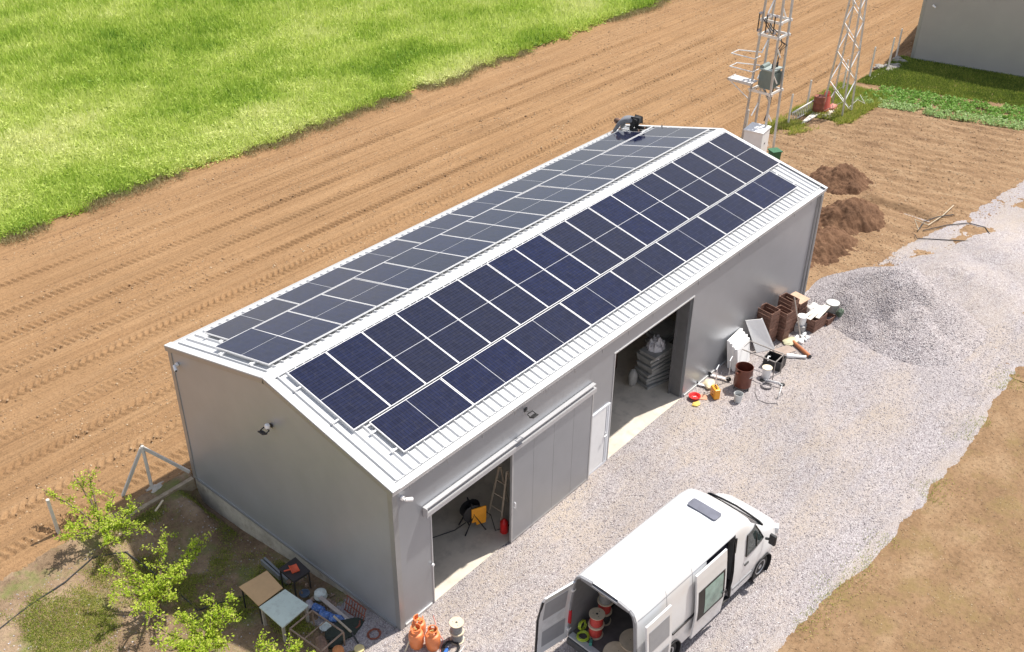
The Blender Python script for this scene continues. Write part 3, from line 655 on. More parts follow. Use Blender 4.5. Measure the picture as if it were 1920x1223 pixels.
PR = [(.96, None), (.985, .8), (1., .98), (.995, 1.3), (.965, 1.65), (.925, 2.0), (.90, 2.25), (.87, 2.42), (.82, 2.55), (.72, 2.63), (.4, 2.675), (0, 2.69)]
HT = [(0, 2.69), (3.75, 2.68), (4.1, 2.6), (4.35, 2.42), (5.06, 1.78), (5.14, 1.69), (5.6, 1.46), (5.9, 1.27), (6.06, 1.02), (6.12, .75), (6.14, .6)]
WT = [(0, .985), (.3, 1), (4.5, 1), (5.2, .98), (5.6, .94), (5.9, .83), (6.08, .66), (6.14, .5)]
def itp(T, u): return float(np.interp(u, [a for a, _ in T], [b for _, b in T]))
def prof(u, off=0):
    zb = arch(u); H = itp(HT, u); w = itp(WT, u); r = []
    for v, z in PR:
        z = zb if z is None else max(z, zb + .001)
        if H < 2.69 and z > .6: z = .6 + (z - .6) * (H - .6) / 2.09
        z = max(z, zb)
        r.append(((v * w - off) if v > 0 else 0, z - (off if v < .8 else 0)))
    return r
def vat(u, z): p = prof(u); return float(np.interp(z, [a[1] for a in p], [a[0] for a in p]))
us = sorted(set([0, .03, 2.46, 2.5, 3.66, 3.7, 6.06, 6.1, 6.14] + [round(.1 * i, 2) for i in range(1, 61)]))
def loft(us, off, skip, sides=(1, -1)):
    b = MB(); n = len(PR)
    for s in sides:
        vs = [(u, s * v, z) for u in us for v, z in prof(u, off)]; fs = []
        for i in range(len(us) - 1):
            for k in range(n - 1):
                if skip((us[i] + us[i + 1]) / 2, k, s): continue
                q = (i * n + k, (i + 1) * n + k, (i + 1) * n + k + 1, i * n + k + 1); fs.append(q if s < 0 else q[::-1])
        b.add(vs, fs)
    return b
# PR row k spans PR[k]..PR[k+1]; the side aperture is rows 0..6 on the right side
sk = lambda u, k, s: (s < 0 and 2.5 < u < 3.66 and k <= 6) or (4.41 < u < 5.09 and k >= 8)
b = loft(us, 0, sk)
n = len(PR); pf = prof(6.14); b.add([(6.14, v, z) for v, z in pf] + [(6.14, -v, z) for v, z in pf[::-1]], [tuple(range(2 * n))])
body = weld(b.build('body', m_vw, van, smooth=True))
b = loft([u for u in us if u <= 4.0 and u > 0.01], .05, lambda u, k, s: s < 0 and 2.5 < u < 3.66 and k <= 6); b.build('cargo_lining', m_vin, van, smooth=True)
b = loft([4.41, 4.55, 4.7, 4.85, 5.0, 5.09], .006, lambda u, k, s: k < 8, (1,)); c_ = loft([4.41, 4.55, 4.7, 4.85, 5.0, 5.09], .006, lambda u, k, s: k < 8, (-1,)); b.add(c_.v, c_.f); weld(b.build('windscreen', m_glass, van, smooth=True))
b = MB(); b.box(.04, 4.0, -.93, .93, .56, .6); b.build('cargo_floor', mat('van_floor', (.13, .115, .11), .7, 0, .2), van)
b = MB(); b.box(3.98, 4.03, -.88, .88, .56, 1.95); b.box(3.981, 4.029, -.72, .72, 1.951, 2.45); b.build('bulkhead', m_vin, van)
b = MB(); q_ = [(v, z + .018) for v, z in prof(5.09) if z > 1.62]; b.tube([(5.09 + .05 * (1 - abs(v)), v, z) for v, z in q_] + [(5.09 + .05 * (1 - abs(v)), -v, z) for v, z in q_[::-1][1:]], .028, 6); b.build('wiper_cowl', m_black, van)
b = MB(); b.box(3.0, 3.9, -.6, .7, .6, 1.1); b.box(3.7, 3.95, -.6, .7, 1.0, 1.75); b.build('bench_seat', mat('seat_cloth', (.05, .055, .09), .9, 0, .2), van, bevel=.04)
# frame around the rear opening
zz = prof(.0)
for s in (1, -1):
    b = MB(); pts = [(-.015, s * (v - .035), z) for v, z in zz if v > 0 and z > .5]
    for p, q in zip(pts, pts[1:]): b.bar(p, q, .07, .05)
    b.build('rear_pillar', m_vg, van)
b = MB(); b.bar((-.01, -.66, 2.6), (-.01, .66, 2.6), .06, .05); b.build('rear_header', m_vg, van)
b = MB(); b.box(-.1, .08, -.92, .92, .36, .56); b.build('rear_bumper', mat('bumper_grey', (.07, .072, .075), .6, 0, .1), van, bevel=.03)
b = MB(); b.box(-.05, .1, -.9, .9, .561, .61); b.build('sill', mat('van_sill', (.5, .51, .52), .4), van)
b = MB(); b.box(5.9, 6.17, -.66, .66, .34, .68); b.build('front_bumper', mat('bumper_grey', (0, 0, 0)), van, bevel=.05)
for s in (1, -1):
    b = MB(); b.cbox((-.02, s * .93, 1.2), (.05, .1, .42)); b.build('tail_light', mat('red_lens', (.5, .02, .03), .2), van, bevel=.01)
    b = MB(); b.cbox((5.93, s * .74, .98), (.2, .2, .2), rad(-30) * s); b.build('headlight', mat('headlight', (.6, .62, .65), .1), van, bevel=.03)
    u0f = lambda z: 4.14 + .04 * (z - 1.46); u1f = lambda z: 5.0 - (z - 1.44) * .62
    b = MB(); rows = [(lerp(u0f(z), u1f(z), i / 6), z) for z in (1.46, 1.58, 1.7, 1.82, 1.94, 2.04) for i in range(7)]
    b.add([(u, s * (vat(u, z) + .012), z) for u, z in rows], [((j * 7 + i, j * 7 + i + 1, j * 7 + i + 8, j * 7 + i + 7) if s < 0 else (j * 7 + i + 7, j * 7 + i + 8, j * 7 + i + 1, j * 7 + i)) for j in range(5) for i in range(6)]); wi = b.build('side_window', mat('cab_glass', (.03, .045, .045), .06, 0, .2, spec=.8), van)
    b = MB()
    S_ = lambda u, z: (u, s * (vat(u, z) + .016), z)
    for ring in ([S_(u0f(z), z) for z in (1.44, 1.6, 1.8, 2.06)], [S_(u1f(z), z) for z in (1.44, 1.6, 1.8, 2.06)], [S_(lerp(u0f(1.44), u1f(1.44), k / 5), 1.44) for k in range(6)], [S_(lerp(u0f(2.06), u1f(2.06), k / 5), 2.06) for k in range(6)], [S_(4.62, z) for z in (1.44, 1.7, 2.05)]):
        for p, q in zip(ring, ring[1:]): b.bar(p, q, .03, .02)
    b.build('window_seal', m_black, wi)
    b = MB(); b.cbox((5.1, s * 1.13, 1.42), (.09, .18, .3)); b.bar((5.05, s * .95, 1.38), (5.1, s * 1.08, 1.4), .06); b.build('wing_mirror', m_black, van, bevel=.02)
    for z0, z1, u0 in ((.5, 1.46, 4.12), (.5, 1.3, 4.12)):
        pass
    b = MB(); b.bar((4.06, s * (vat(4.06, .5) + .002), .5), (4.06, s * (vat(4.06, 1.3) + .003), 1.3), .012, .006); b.build('door_seam', m_vg, van)
    b = MB(); b.cbox((4.2, s * 1.005, 1.18), (.17, .035, .055)); b.build('door_handle', m_black, van, bevel=.01)
    for wx_ in (WR, WF):
        wh = MB(); wy_ = s * .83; R_ = Matrix.Translation((wx_, wy_, .34)) @ Matrix.Rotation(rad(90), 4, 'X')
        wh.lathe([(.2, -.1), (.31, -.11), (.34, -.08), (.345, 0), (.34, .08), (.31, .11), (.2, .1)], n=28, M=R_); w_o = wh.build('wheel', m_tyre, van, smooth=True)
        r_ = MB(); sg = .115 * (1 if s < 0 else -1)
        r_.lathe([(.2, sg * .6), (.215, sg * .98), (.19, sg * 1.0), (.17, sg * .75), (.08, sg * .7), (.06, sg * .95), (.0, sg * .97)], n=24, M=R_); r_.build('rim', mat('steel_rim', (.45, .46, .48), .35, .6, .1), w_o, smooth=True)
        b = MB(); b.lathe([(.40, -.16), (.415, -.16), (.415, .17), (.40, .17)], n=28, M=R_, caps=False); b.build('wheel_arch', m_black, van)
for u_ in (1.02, 1.96):
    pr_ = [(v, z) for v, z in prof(u_) if z > .5]
    b = MB(); b.tube([(u_, -v - .002, z + (.002 if v < .8 else 0)) for v, z in pr_], .004, 4); b.build('body_seam', m_vg, van)
for s in (1, -1): b = MB(); b.tube([(u, s * (prof(u)[7][0] + .003), prof(u)[7][1] + .003) for u in [.05 + .2 * k for k in range(19)]], .006, 4); b.build('roof_gutter', m_vg, van)
b = MB(); b.bar((3.75, -.985, .62), (4.62, -.985, .62), .02, .06); b.build('rubbing_strip', m_vg, van)
# roof details
b = MB()
def rrect(b, x0, x1, y0, y1, z0, z1, r=.06):
    pts = []
    for cx, cy, a0 in ((x1 - r, y1 - r, 0), (x0 + r, y1 - r, 90), (x0 + r, y0 + r, 180), (x1 - r, y0 + r, 270)):
        for k in range(5): a = rad(a0 + k * 22.5); pts.append((cx + r * math.cos(a), cy + r * math.sin(a)))
    n = len(pts); b.add([(x, y, z0) for x, y in pts] + [(x, y, z1) for x, y in pts], [tuple(range(n))[::-1], tuple(range(n, 2 * n))] + [(i, (i + 1) % n, n + (i + 1) % n, n + i) for i in range(n)])
rrect(b, 3.42, 3.72, -.42, .38, 2.66, 2.715); b.build('roof_hatch', mat('hatch_grey', (.13, .135, .17), .4), van)

# sliding side door pushed back, on its rail
def skin(u0, u1, z0, z1, off, s=-1, nu=8, nz=9, th=.045):
    b = MB(); vs = []; rows = []
    for o_ in (off, off - th):
        for i in range(nu + 1):
            for j in range(nz + 1):
                u = lerp(u0, u1, i / nu); z = lerp(z0, z1, j / nz); vs.append((u, s * (float(np.interp(z, [.34, .8, .98, 1.3, 1.65, 2., 2.25, 2.42], [.96, .985, 1, .995, .965, .925, .90, .87])) + o_), z))
    m_ = nz + 1; K = (nu + 1) * m_; fs = []
    for i in range(nu):
        for j in range(nz):
            q = (i * m_ + j, (i + 1) * m_ + j, (i + 1) * m_ + j + 1, i * m_ + j + 1); fs += [q, tuple(K + a for a in q[::-1])]
    for i in range(nu): fs += [(i * m_, K + i * m_, K + (i + 1) * m_, (i + 1) * m_), (i * m_ + nz, (i + 1) * m_ + nz, K + (i + 1) * m_ + nz, K + i * m_ + nz)]
    for j in range(nz): fs += [(j, j + 1, K + j + 1, K + j), (nu * m_ + j, K + nu * m_ + j, K + nu * m_ + j + 1, nu * m_ + j + 1)]
    b.add(vs, fs); return b
sd = skin(1.98, 3.16, .42, 2.38, .11).build('sliding_door', m_vw, van)
skin(2.06, 3.1, .98, 1.86, .117, th=.004).build('window_surround', m_black, sd)
skin(2.3, 3.02, 1.06, 1.8, .123, th=.004).build('window', mat('green_glass', (.22, .33, .29), .1, 0, .35, 2.5, spec=.7), sd)
b = MB(); b.cbox((3.06, -1.14, 1.2), (.16, .03, .05)); b.build('handle', m_black, sd, bevel=.008)
b = MB(); b.bar((1.25, -1.01, 1.13), (2.2, -1.01, 1.13), .03, .06); b.build('door_rail', m_black, van)
b = MB(); b.bar((2.5, -.98, 1.2), (2.5, -.98, .4), .02, .02); b.bar((3.68, -.97, .4), (3.68, -.9, 2.3), .05, .03); b.bar((2.5, -.93, .37), (3.68, -.93, .37), .1, .06); b.build('step', m_black, van)
# rear doors
rd = skin(.08, .95, .55, 2.35, .19, nu=4).build('rear_door', m_vw, van, label='right rear door folded flat against the side')
skin(.16, .86, 1.55, 2.15, .197, th=.004, nu=3, nz=4).build('inner_panel', m_vg if False else mat('door_card', (.30, .31, .33), .55, 0, .06), rd)
skin(.16, .86, .75, 1.3, .197, th=.004, nu=3, nz=4).build('inner_panel', mat('door_card', (0, 0, 0)), rd)
def flatdoor():
    b = MB(); n_ = 10; vs = []
    for o_ in (0, .05):
        for d in (0, .9):
            for j in range(n_ + 1):
                z = lerp(.5, 2.42, j / n_); lean = float(np.interp(z, [.34, 1, 1.65, 2.25, 2.45], [0, 0, -.03, -.1, -.17])); dd_ = d * (1 if z < 2.2 else 1 - .12 * (z - 2.2) * 2)
                vs.append((-.02 - dd_, .95 + lean + o_ + .14 * d, z))
    m_ = n_ + 1
    for j in range(n_):
        b.add([], [])
    fs = []
    for j in range(n_): fs += [(j, m_ + j, m_ + j + 1, j + 1), (2 * m_ + j, 2 * m_ + j + 1, 3 * m_ + j + 1, 3 * m_ + j), (j, j + 1, 2 * m_ + j + 1, 2 * m_ + j), (m_ + j, 3 * m_ + j, 3 * m_ + j + 1, m_ + j + 1)]
    fs += [(0, 2 * m_, 3 * m_, m_), (n_, m_ + n_, 3 * m_ + n_, 2 * m_ + n_)]
    b.add(vs, fs); return b
ld = flatdoor().build('rear_door', m_vw, van, label='left rear door standing open')
def card(u0, u1, z0, z1, name='inner_panel', m=None, off=-.006):
    b = MB(); L4 = []
    for u, z in ((u0, z0), (u1, z0), (u1, z1), (u0, z1)):
        lean = float(np.interp(z, [.34, 1, 1.65, 2.25, 2.45], [0, 0, -.03, -.1, -.17])); L4.append((-.02 - u, .95 + lean + off + .14 * u, z))
    b.add(L4 + [(x, y + .004, z) for x, y, z in L4], [(0, 1, 2, 3), (7, 6, 5, 4), (0, 4, 5, 1), (1, 5, 6, 2), (2, 6, 7, 3), (3, 7, 4, 0)]); b.build(name, m or mat('door_card', (0, 0, 0)), ld)
card(.16, .8, 1.62, 2.2); card(.12, .78, .72, 1.22); card(.16, .8, 1.28, 1.56, 'inner_panel', mat('door_recess', (.62, .64, .66), .4))
b = MB(); b.bar((-.94, 1.1, .55), (-.94, 1.07, 1.7), .03, .06); b.bar((-.94, 1.07, 1.7), (-.9, .97, 2.3), .03, .06); b.build('rubber_seal', m_black, ld)
for z in (.8, 2.1): b = MB(); b.cbox((-.02, .93 if z < 1 else .86, z), (.1, .06, .05)); b.build('hinge', m_whitep, van)
# ----------------------------------------------------------------- reels and coils
m_ply = mat('plywood', (.55, .44, .31), .7, 0, .12, 9); m_plyp = mat('pale_plywood', (.62, .52, .38), .7, 0, .1, 9)
VO = Vector((2.12, -4.28, 0)); VR = Matrix.Rotation(rad(-3.5), 3, 'Z')
def vw(u, v, z): return VO + VR @ Vector((u, v, z))
CAB = {}
def reel(label, loc, r, h, cable, group=None, fl=None, rot=None, core=.82):
    t = thing('cable_reel', label, 'cable reel', loc, 0, group, rot=rot)
    for z in (0, h - .018):
        b = MB(); b.lathe([(r, 0), (r, .018)], (0, 0, z), 28)
        b.k = 1; b.cyl((0, 0, z - .001), (0, 0, z + .0195), .028, 12)
        for a in (0, 2.1, 4.2): b.cyl((.09 * math.cos(a), .09 * math.sin(a), z), (.09 * math.cos(a), .09 * math.sin(a), z + .0192), .01, 8)
        b.build('flange', [fl or m_plyp, m_dark], t)
    b = MB(); pr = []; k = 9
    for i in range(k):
        z0 = .02 + (h - .042) * i / k; dz = (h - .042) / k
        pr += [(r * core * .97, z0), (r * core, z0 + dz * .5)]
    pr.append((r * core * .97, h - .02)); b.lathe(pr, n=28); b.build('cable', cable, t)
    return t
m_cr = mat('red_cable', (.55, .06, .05), .4, 0, .15, 20); m_cb = mat('black_cable', (.05, .05, .05), .5, 0, .2, 20); m_cg = mat('grey_cable', (.22, .22, .22), .5, 0, .2, 20)
VG = 'cable reels stacked in the van'
reel('red cable reel on the van floor, lower one of the front stack', vw(.42, .5, .6), .185, .33, m_cr, VG)
reel('red cable reel topping the front stack inside the van', vw(.43, .5, .932), .185, .33, m_cr, VG)
reel('black cable reel at the bottom of the taller stack in van', vw(.86, .62, .6), .18, .33, m_cb, VG)
reel('red cable reel in the middle of the taller stack in van', vw(.86, .62, .932), .18, .33, m_cr, VG)
reel('grey cable reel topping the taller stack in the van', vw(.86, .61, 1.264), .19, .33, m_cg, VG)
reel('large bare wooden reel beside the right wall of the van', vw(.55, -.5, .6), .34, .5, m_cb, 'large wooden reels in the van', m_ply, core=.5)
reel('large wooden reel tilted at the rear edge of van floor', vw(.2, -.28, .63), .30, .2, m_cb, 'large wooden reels in the van', m_ply, rot=(rad(8), rad(-10), 0), core=.6)
def coil(name, label, cat, loc, r, tr, n, m, seed=0, group=None, sp=.02):
    rg = random.Random(seed); b = MB(); pts = []
    for k in range(n * 20): a = k / 20 * 2 * math.pi; q = r * (1 + .12 * math.sin(a * .83 + seed) + .07 * rg.uniform(-1, 1)); pts.append((q * math.cos(a), q * math.sin(a) * .95, tr + sp * (.5 + .5 * math.sin(a * .37 + seed)) + tr * 1.2 * (k / 20 / n) * n * .5))
    b.tube(pts, tr, 6); return one(name, label, cat, b, m, loc, 0, group, smooth=True)
m_lime = mat('lime_cable', (.40, .52, .05), .5, 0, .2, 15)
coil('cable_coil', 'lime green cable coil lying at rear left of van floor', 'cable coil', vw(.13, .62, .61), .13, .012, 8, m_lime, 1, 'lime coils in the van')
coil('cable_coil', 'lime green cable coil leaning upright against left van wall', 'cable coil', vw(.3, .84, .75), .11, .012, 7, m_lime, 4, 'lime coils in the van').rotation_euler = (rad(80), 0, 0)
b = MB(); b.cbox((0, 0, .05), (.12, .07, .1)); b.cyl((.05, 0, .05), (.14, 0, .03), .02, 8); one('power_drill', 'small teal power tool beside the lime coil in van', 'tool', b, mat('teal', (.05, .25, .2), .5), vw(.12, .38, .61), .5, bevel=.01)
RG2 = 'cable reels by the shed corner'
reel('small grey wire reel standing on the gravel, lower of two', (.72, -1.2, .02), .17, .3, m_cg, RG2)
reel('small grey wire reel stacked on top beside orange gas bottles', (.71, -1.2, .322), .17, .3, m_cg, RG2)
coil('cable_coil', 'black cable coil on the gravel beside gas bottles', 'cable coil', (.42, -1.28, .02), .19, .012, 7, m_black, 2)
b = MB(); b.tube([(.15, -1.1, .02), (.3, -1.35, .03), (.5, -1.5, .03), (.7, -1.45, .02)], .008, 5); one('cable', 'white cord lying across the black cable coil', 'cable', b, m_whitep)
b = MB(); b.tube([(.86, -.28, .03), (.72, -.5, .03), (.6, -.6, .03), (.5, -.95, .03), (.2, -1.15, .03)], .009, 5); one('hose', 'thin pink gas hose running from door to bottles', 'hose', b, mat('pink_hose', (.65, .25, .22), .5))
m_gas = mat('gas_orange', (.74, .23, .08), .4, .0, .1, 5, dirt=(.5, .16, .07), dirtamt=.4)
def gasb(label, x, y, rz, sc=1.):
    t = thing('gas_cylinder', label, 'gas cylinder', (x, y, .02), rz, 'orange gas cylinders at the shed corner'); t.scale = (sc * 1.16, sc * 1.16, sc * 1.0)
    b = MB(); b.lathe([(.09, .05), (.135, .07), (.152, .12), (.155, .3), (.152, .38), (.135, .44), (.08, .48), (.0, .49)], n=28); b.build('tank', m_gas, t, smooth=True)
    b = MB(); b.lathe([(.125, 0), (.13, 0), (.135, .075), (.128, .075)], n=24, caps=False); b.build('foot_ring', m_gas, t)
    b = MB()
    for k in range(15):
        a0, a1 = rad(30 + k * 20), rad(30 + (k + 1) * 20); r = .1; h = .13 if k not in (3, 4, 10, 11) else .05
        b.add([(r * math.cos(a) * q, r * math.sin(a) * q, z) for a in (a0, a1) for q in (1, .95) for z in (.46, .46 + h)], [(0, 1, 5, 4), (2, 6, 7, 3), (1, 3, 7, 5), (0, 2, 3, 1), (4, 5, 7, 6)])
    b.tube([(.1 * math.cos(rad(a)), .1 * math.sin(rad(a)), .6) for a in range(25, 335, 15)], .012, 6); b.build('collar', m_gas, t)
    b = MB(); b.cyl((0, 0, .48), (0, 0, .56), .022, 10); b.bar((-.03, 0, .55), (.06, 0, .55), .03); b.build('valve', mat('brass', (.5, .36, .14), .35, .8), t); return t
gasb('orange gas bottle standing nearest the shed wall corner', .24, -.42, .3, .95)
gasb('orange gas bottle at left front of the three', -.02, -.6, 1.4)
gasb('orange gas bottle at right front, closest to the wire reels', .2, -.92, 2.6)
b = MB(); b.bar((-.35, -.25, .05), (.15, -.2, .62), .03, .02); one('timber_stick', 'pale stick leaning over the orange gas bottles', 'stick', b, m_plyp, (0, -.3, 0))
bt = thing('water_bottle', 'blue plastic bottle lying beside the black coil', 'bottle', (.12, -1.32, .07), rad(200), rot=(0, rad(90), rad(20)))
b = MB(); b.lathe([(.03, 0), (.045, .01), (.045, .2), (.018, .26), (.018, .28)], n=14); b.build('bottle_body', mat('blue_plastic', (.05, .16, .5), .2, 0, .2), bt, smooth=True)
b = MB(); b.cyl((0, 0, .28), (0, 0, .3), .02, 10); b.build('cap', m_whitep, bt)
# ----------------------------------------------------------------- inside doorway one
rt = thing('extension_reel', 'black and orange cable reel on tubular stand inside first doorway', 'cable reel', (3.68, 1.05, .03), rad(-25)); rt.scale = (1.4, 1.4, 1.4)
b = MB()
for s in (-1, 1):
    b.tube([(-.2, s * .16, 0), (0, s * .12, .42), (.22, s * .16, 0)], .014, 6)
b.tube([(-.1, -.14, .2), (-.1, .14, .2)], .012, 6); b.tube([(0, -.12, .42), (-.04, -.1, .68), (-.04, .1, .68), (0, .12, .42)], .014, 6); b.build('stand', m_black, rt)
b = MB(); M_ = Matrix.Translation((0, 0, .42)) @ Matrix.Rotation(rad(90), 4, 'X'); b.lathe([(.2, -.1), (.21, -.09), (.1, -.085), (.1, .085), (.21, .09), (.2, .1)], n=20, M=M_); b.build('drum', m_black, rt, smooth=True)
b = MB(); b.cbox((.1, -.115, .4), (.3, .03, .34)); b.cbox((.14, -.115, .2), (.2, .03, .1)); b.build('side_plate', mat('tool_orange', (.85, .36, .02), .4), rt, bevel=.02)
b = MB(); b.tube([(3.85, 1.0, .3), (4.0, .95, .5), (4.15, .8, .3), (4.0, .5, .04), (4.3, .35, .04), (4.6, .4, .04)], .013, 6); b.tube([(3.5, 1.1, .3), (3.3, 1.3, .05), (2.6, 1.6, .04), (2.0, 1.9, .04), (1.3, 2.0, .04)], .013, 6)
one('cable', 'black power cable trailing over floor inside first doorway', 'cable', b, m_black, smooth=True)
lad = thing('step_ladder', 'old wooden stepladder leaning inside the first doorway', 'ladder', (4.3, .75, .03))
m_lw = mat('ladder_wood', (.50, .42, .32), .8, 0, .15, 10)
for y0, y1 in ((-.22, -.12), (.25, .15)): b = MB(); b.bar((-.05, y0, 0), (.3, y1, 1.6), .05, .03); b.build('stile', m_lw, lad)
for k in (.25, .5, .75): b = MB(); b.bar((-.05 + .35 * k, lerp(-.22, -.12, k), 1.6 * k), (-.05 + .35 * k, lerp(.25, .15, k), 1.6 * k), .03); b.build('rung', m_lw, lad)
b = MB(); b.bar((.75, -.2, 0), (.32, -.12, 1.6), .04, .03); b.bar((.75, .22, 0), (.32, .12, 1.6), .04, .03); b.build('rear_frame', m_lw, lad)
b = MB(); b.lathe([(.1, 0), (.11, .02), (.11, .36), (.05, .42), (.03, .46)], n=18); one('fire_extinguisher', 'red cylinder standing behind the sliding door edge', 'extinguisher', b, mat('signal_red', (.62, .02, .02), .35), (4.12, .3, .03), smooth=True)
b = MB(); b.box(1.5, 4.0, 7.2, 7.9, .03, .9); b.box(1.5, 4, 7.2, 7.9, 1.4, 1.44); b.box(1.5, 1.55, 7.2, 7.9, .9, 2); b.box(3.95, 4, 7.2, 7.9, .9, 2); one('workbench', 'dim workbench with shelf against the back wall', 'bench', b, mat('bench_wood', (.2, .15, .1), .8))
b = MB(); b.tube([(1.2, .25, .05), (1.22, .16, .35), (1.24, .2, .15)], .03, 6); one('rag', 'orange rag hanging at the first door jamb', 'rag', b, mat('rust_orange', (.5, .2, .05), .8))
# ----------------------------------------------------------------- inside doorway two
m_tray = mat('grey_tray', (.30, .30, .29), .6, 0, .15, 6)
def tray(label, x, y, z, rz, g):
    t = MB(); a, c_ = .48, .3
    t.box(-a, a, -c_, c_, .0, .03); t.box(-a, a, -c_, -c_ + .03, .03, .1); t.box(-a, a, c_ - .03, c_, .03, .1); t.box(-a, -a + .03, -c_ + .03, c_ - .03, .03, .1); t.box(a - .03, a, -c_ + .03, c_ - .03, .03, .1); t.box(-a - .02, a + .02, -c_ - .02, c_ + .02, .1, .118)
    return one('stacking_tray', label, 'tray', t, m_tray, (x, y, z), rz, g)
protoT = None
TG = 'grey trays stacked inside the second doorway'
pos = ['bottom', 'second lowest', 'third lowest', 'fourth from floor', 'fifth from floor', 'sixth from floor', 'seventh from floor', 'eighth from floor', 'ninth from floor', 'top']
def stack(cx, cy, n, desc, seed):
    global protoT; rg = random.Random(seed)
    for i in range(n):
        lab = 'grey plastic tray, %s of the %s' % (pos[i] if i < n - 1 else 'topmost', desc)
        dx, dy, rz = rg.uniform(-.06, .06), rg.uniform(-.05, .05), rad(-12 + rg.uniform(-10, 10))
        if protoT is None: protoT = tray(lab, cx + dx, cy + dy, .03, rz, TG)
        else: dup(protoT, (cx + dx, cy + dy, .03 + .146 * i), rz, lab, TG)
stack(12.42, 1.2, 9, 'front stack with white cloth', 3)
stack(13.35, 1.5, 10, 'taller rear stack in the dark', 8)
def cloth(cx, cy, z, r, seed):
    n = 34; b = MB(); vs = []
    for i in range(n + 1):
        for k in range(n + 1):
            x, y = (i / n * 2 - 1), (k / n * 2 - 1); d = math.hypot(x, y)
            f = float(fbm(np.array([x * 3.4 + seed]), np.array([y * 3.4]), 4)[0])
            zz = .22 * (1 - min(1, d) ** 2) + .22 * f + .06 * math.sin(math.atan2(y, x) * 9 + f * 4) * min(1, d) - max(0, d - .8) * .9
            vs.append((cx + x * r + .04 * f, cy + y * r * .85, z + max(-.3, zz)))
    for i in range(n):
        for k in range(n):
            if math.hypot(i / n * 2 - 1, k / n * 2 - 1) < 1.12 + .1 * math.sin(i * 1.3): b.f.append((i * (n + 1) + k, (i + 1) * (n + 1) + k, (i + 1) * (n + 1) + k + 1, i * (n + 1) + k + 1)); b.m.append(0)
    b.v = vs; return b
one('cloth', 'crumpled white cloth heaped on the grey tray stack', 'cloth', cloth(12.4, 1.2, 1.37, .36, 3), mat('white_cloth', (.72, .70, .72), .85, 0, .06, 9), smooth=True)
b = MB(); b.bar((0, 0, .03), (.35, .25, 1.25), .03); b.cbox((-.02, -.02, .05), (.3, .08, .08), .4); one('broom', 'broom leaning in the corner of the second doorway', 'broom', b, m_lw, (12.7, .55, .0))
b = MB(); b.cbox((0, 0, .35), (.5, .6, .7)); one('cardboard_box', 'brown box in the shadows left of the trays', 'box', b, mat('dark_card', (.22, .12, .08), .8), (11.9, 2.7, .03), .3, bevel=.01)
b = MB()
for q in range(6): b.blob((rng.uniform(-.2, .2), rng.uniform(-.2, .2), .1 + rng.random() * .15), (.13, .1, .1), q, .3, 6)
one('plastic_bag', 'yellow crumpled bag resting on brown box in second doorway', 'bag', b, mat('dull_yellow', (.55, .36, .06), .7), (11.9, 2.65, .73), smooth=True)
b = MB(); b.blob((0, 0, .3), (.17, .14, .32), 4, .1); one('sack', 'grey sack standing left of the tray stack', 'sack', b, mat('grey_sack', (.35, .34, .32), .85), (11.75, 1.55, .03), smooth=True)
b = MB(); b.box(9, 14, 7.2, 7.9, .03, 1.0); b.box(14.5, 18, 5, 6, .03, 1.6); one('shelving', 'dark shelving deep inside the shed', 'shelf', b, mat('bench_wood', (0, 0, 0)))
# ----------------------------------------------------------------- by the front wall, right of doorway two
t = thing('plastic_basin', 'red plastic basin lying by the second doorway jamb', 'basin', (12.46, -.32, .05), 0)
b = MB(); b.lathe([(.0, .02), (.12, .02), (.15, .08), (.19, .1), (.19, .085), (.155, .06), (.125, 0), (0, 0)], n=28, caps=False); b.build('bowl', mat('basin_red', (.72, .03, .03), .35), t, smooth=True)
b = MB(); b.tube([(-.04, .03, .05), (0, 0, .06), (.04, -.03, .04), (.06, 0, .04)], .012, 6); b.build('strap', m_whitep, t)
b = MB(); b.box(-.28, .28, -.13, .13, 0, .02); one('wooden_board', 'short brown board between red basin and orange case', 'board', b, mat('reddish_wood', (.5, .27, .17), .7, 0, .15), (12.62, -.36, .025), rad(-60))
b = MB(); b.blob((0, 0, .03), (.15, .1, .03), 8, .2); one('rag', 'small yellow rag beside the red basin', 'rag', b, mat('rag_yellow', (.7, .5, .12), .8), (12.25, -.52, .02), smooth=True)
t = thing('tool_case', 'orange plastic carrying case on the gravel', 'case', (12.98, -.74, .02), rad(-35))
b = MB(); b.box(-.1, .1, -.17, .17, 0, .36); b.build('shell', mat('case_orange', (.85, .37, .03), .4, 0, .05), t, bevel=.03)
b = MB(); b.tube([(0, -.08, .35), (0, -.08, .4), (0, .08, .4), (0, .08, .35)], .016, 6); b.build('handle', m_black, t)
for z in (.12, .22): b = MB(); b.box(-.103, -.1, -.06, .03, z, z + .02); b.build('badge', m_dark, t)
b = MB(); b.blob((0, 0, .08), (.24, .17, .1), 5, .15); one('plastic_sack', 'cream sack slumped at wall behind the orange case', 'sack', b, mat('cream', (.72, .62, .42), .6), (13.35, -.3, .02), .4, smooth=True)
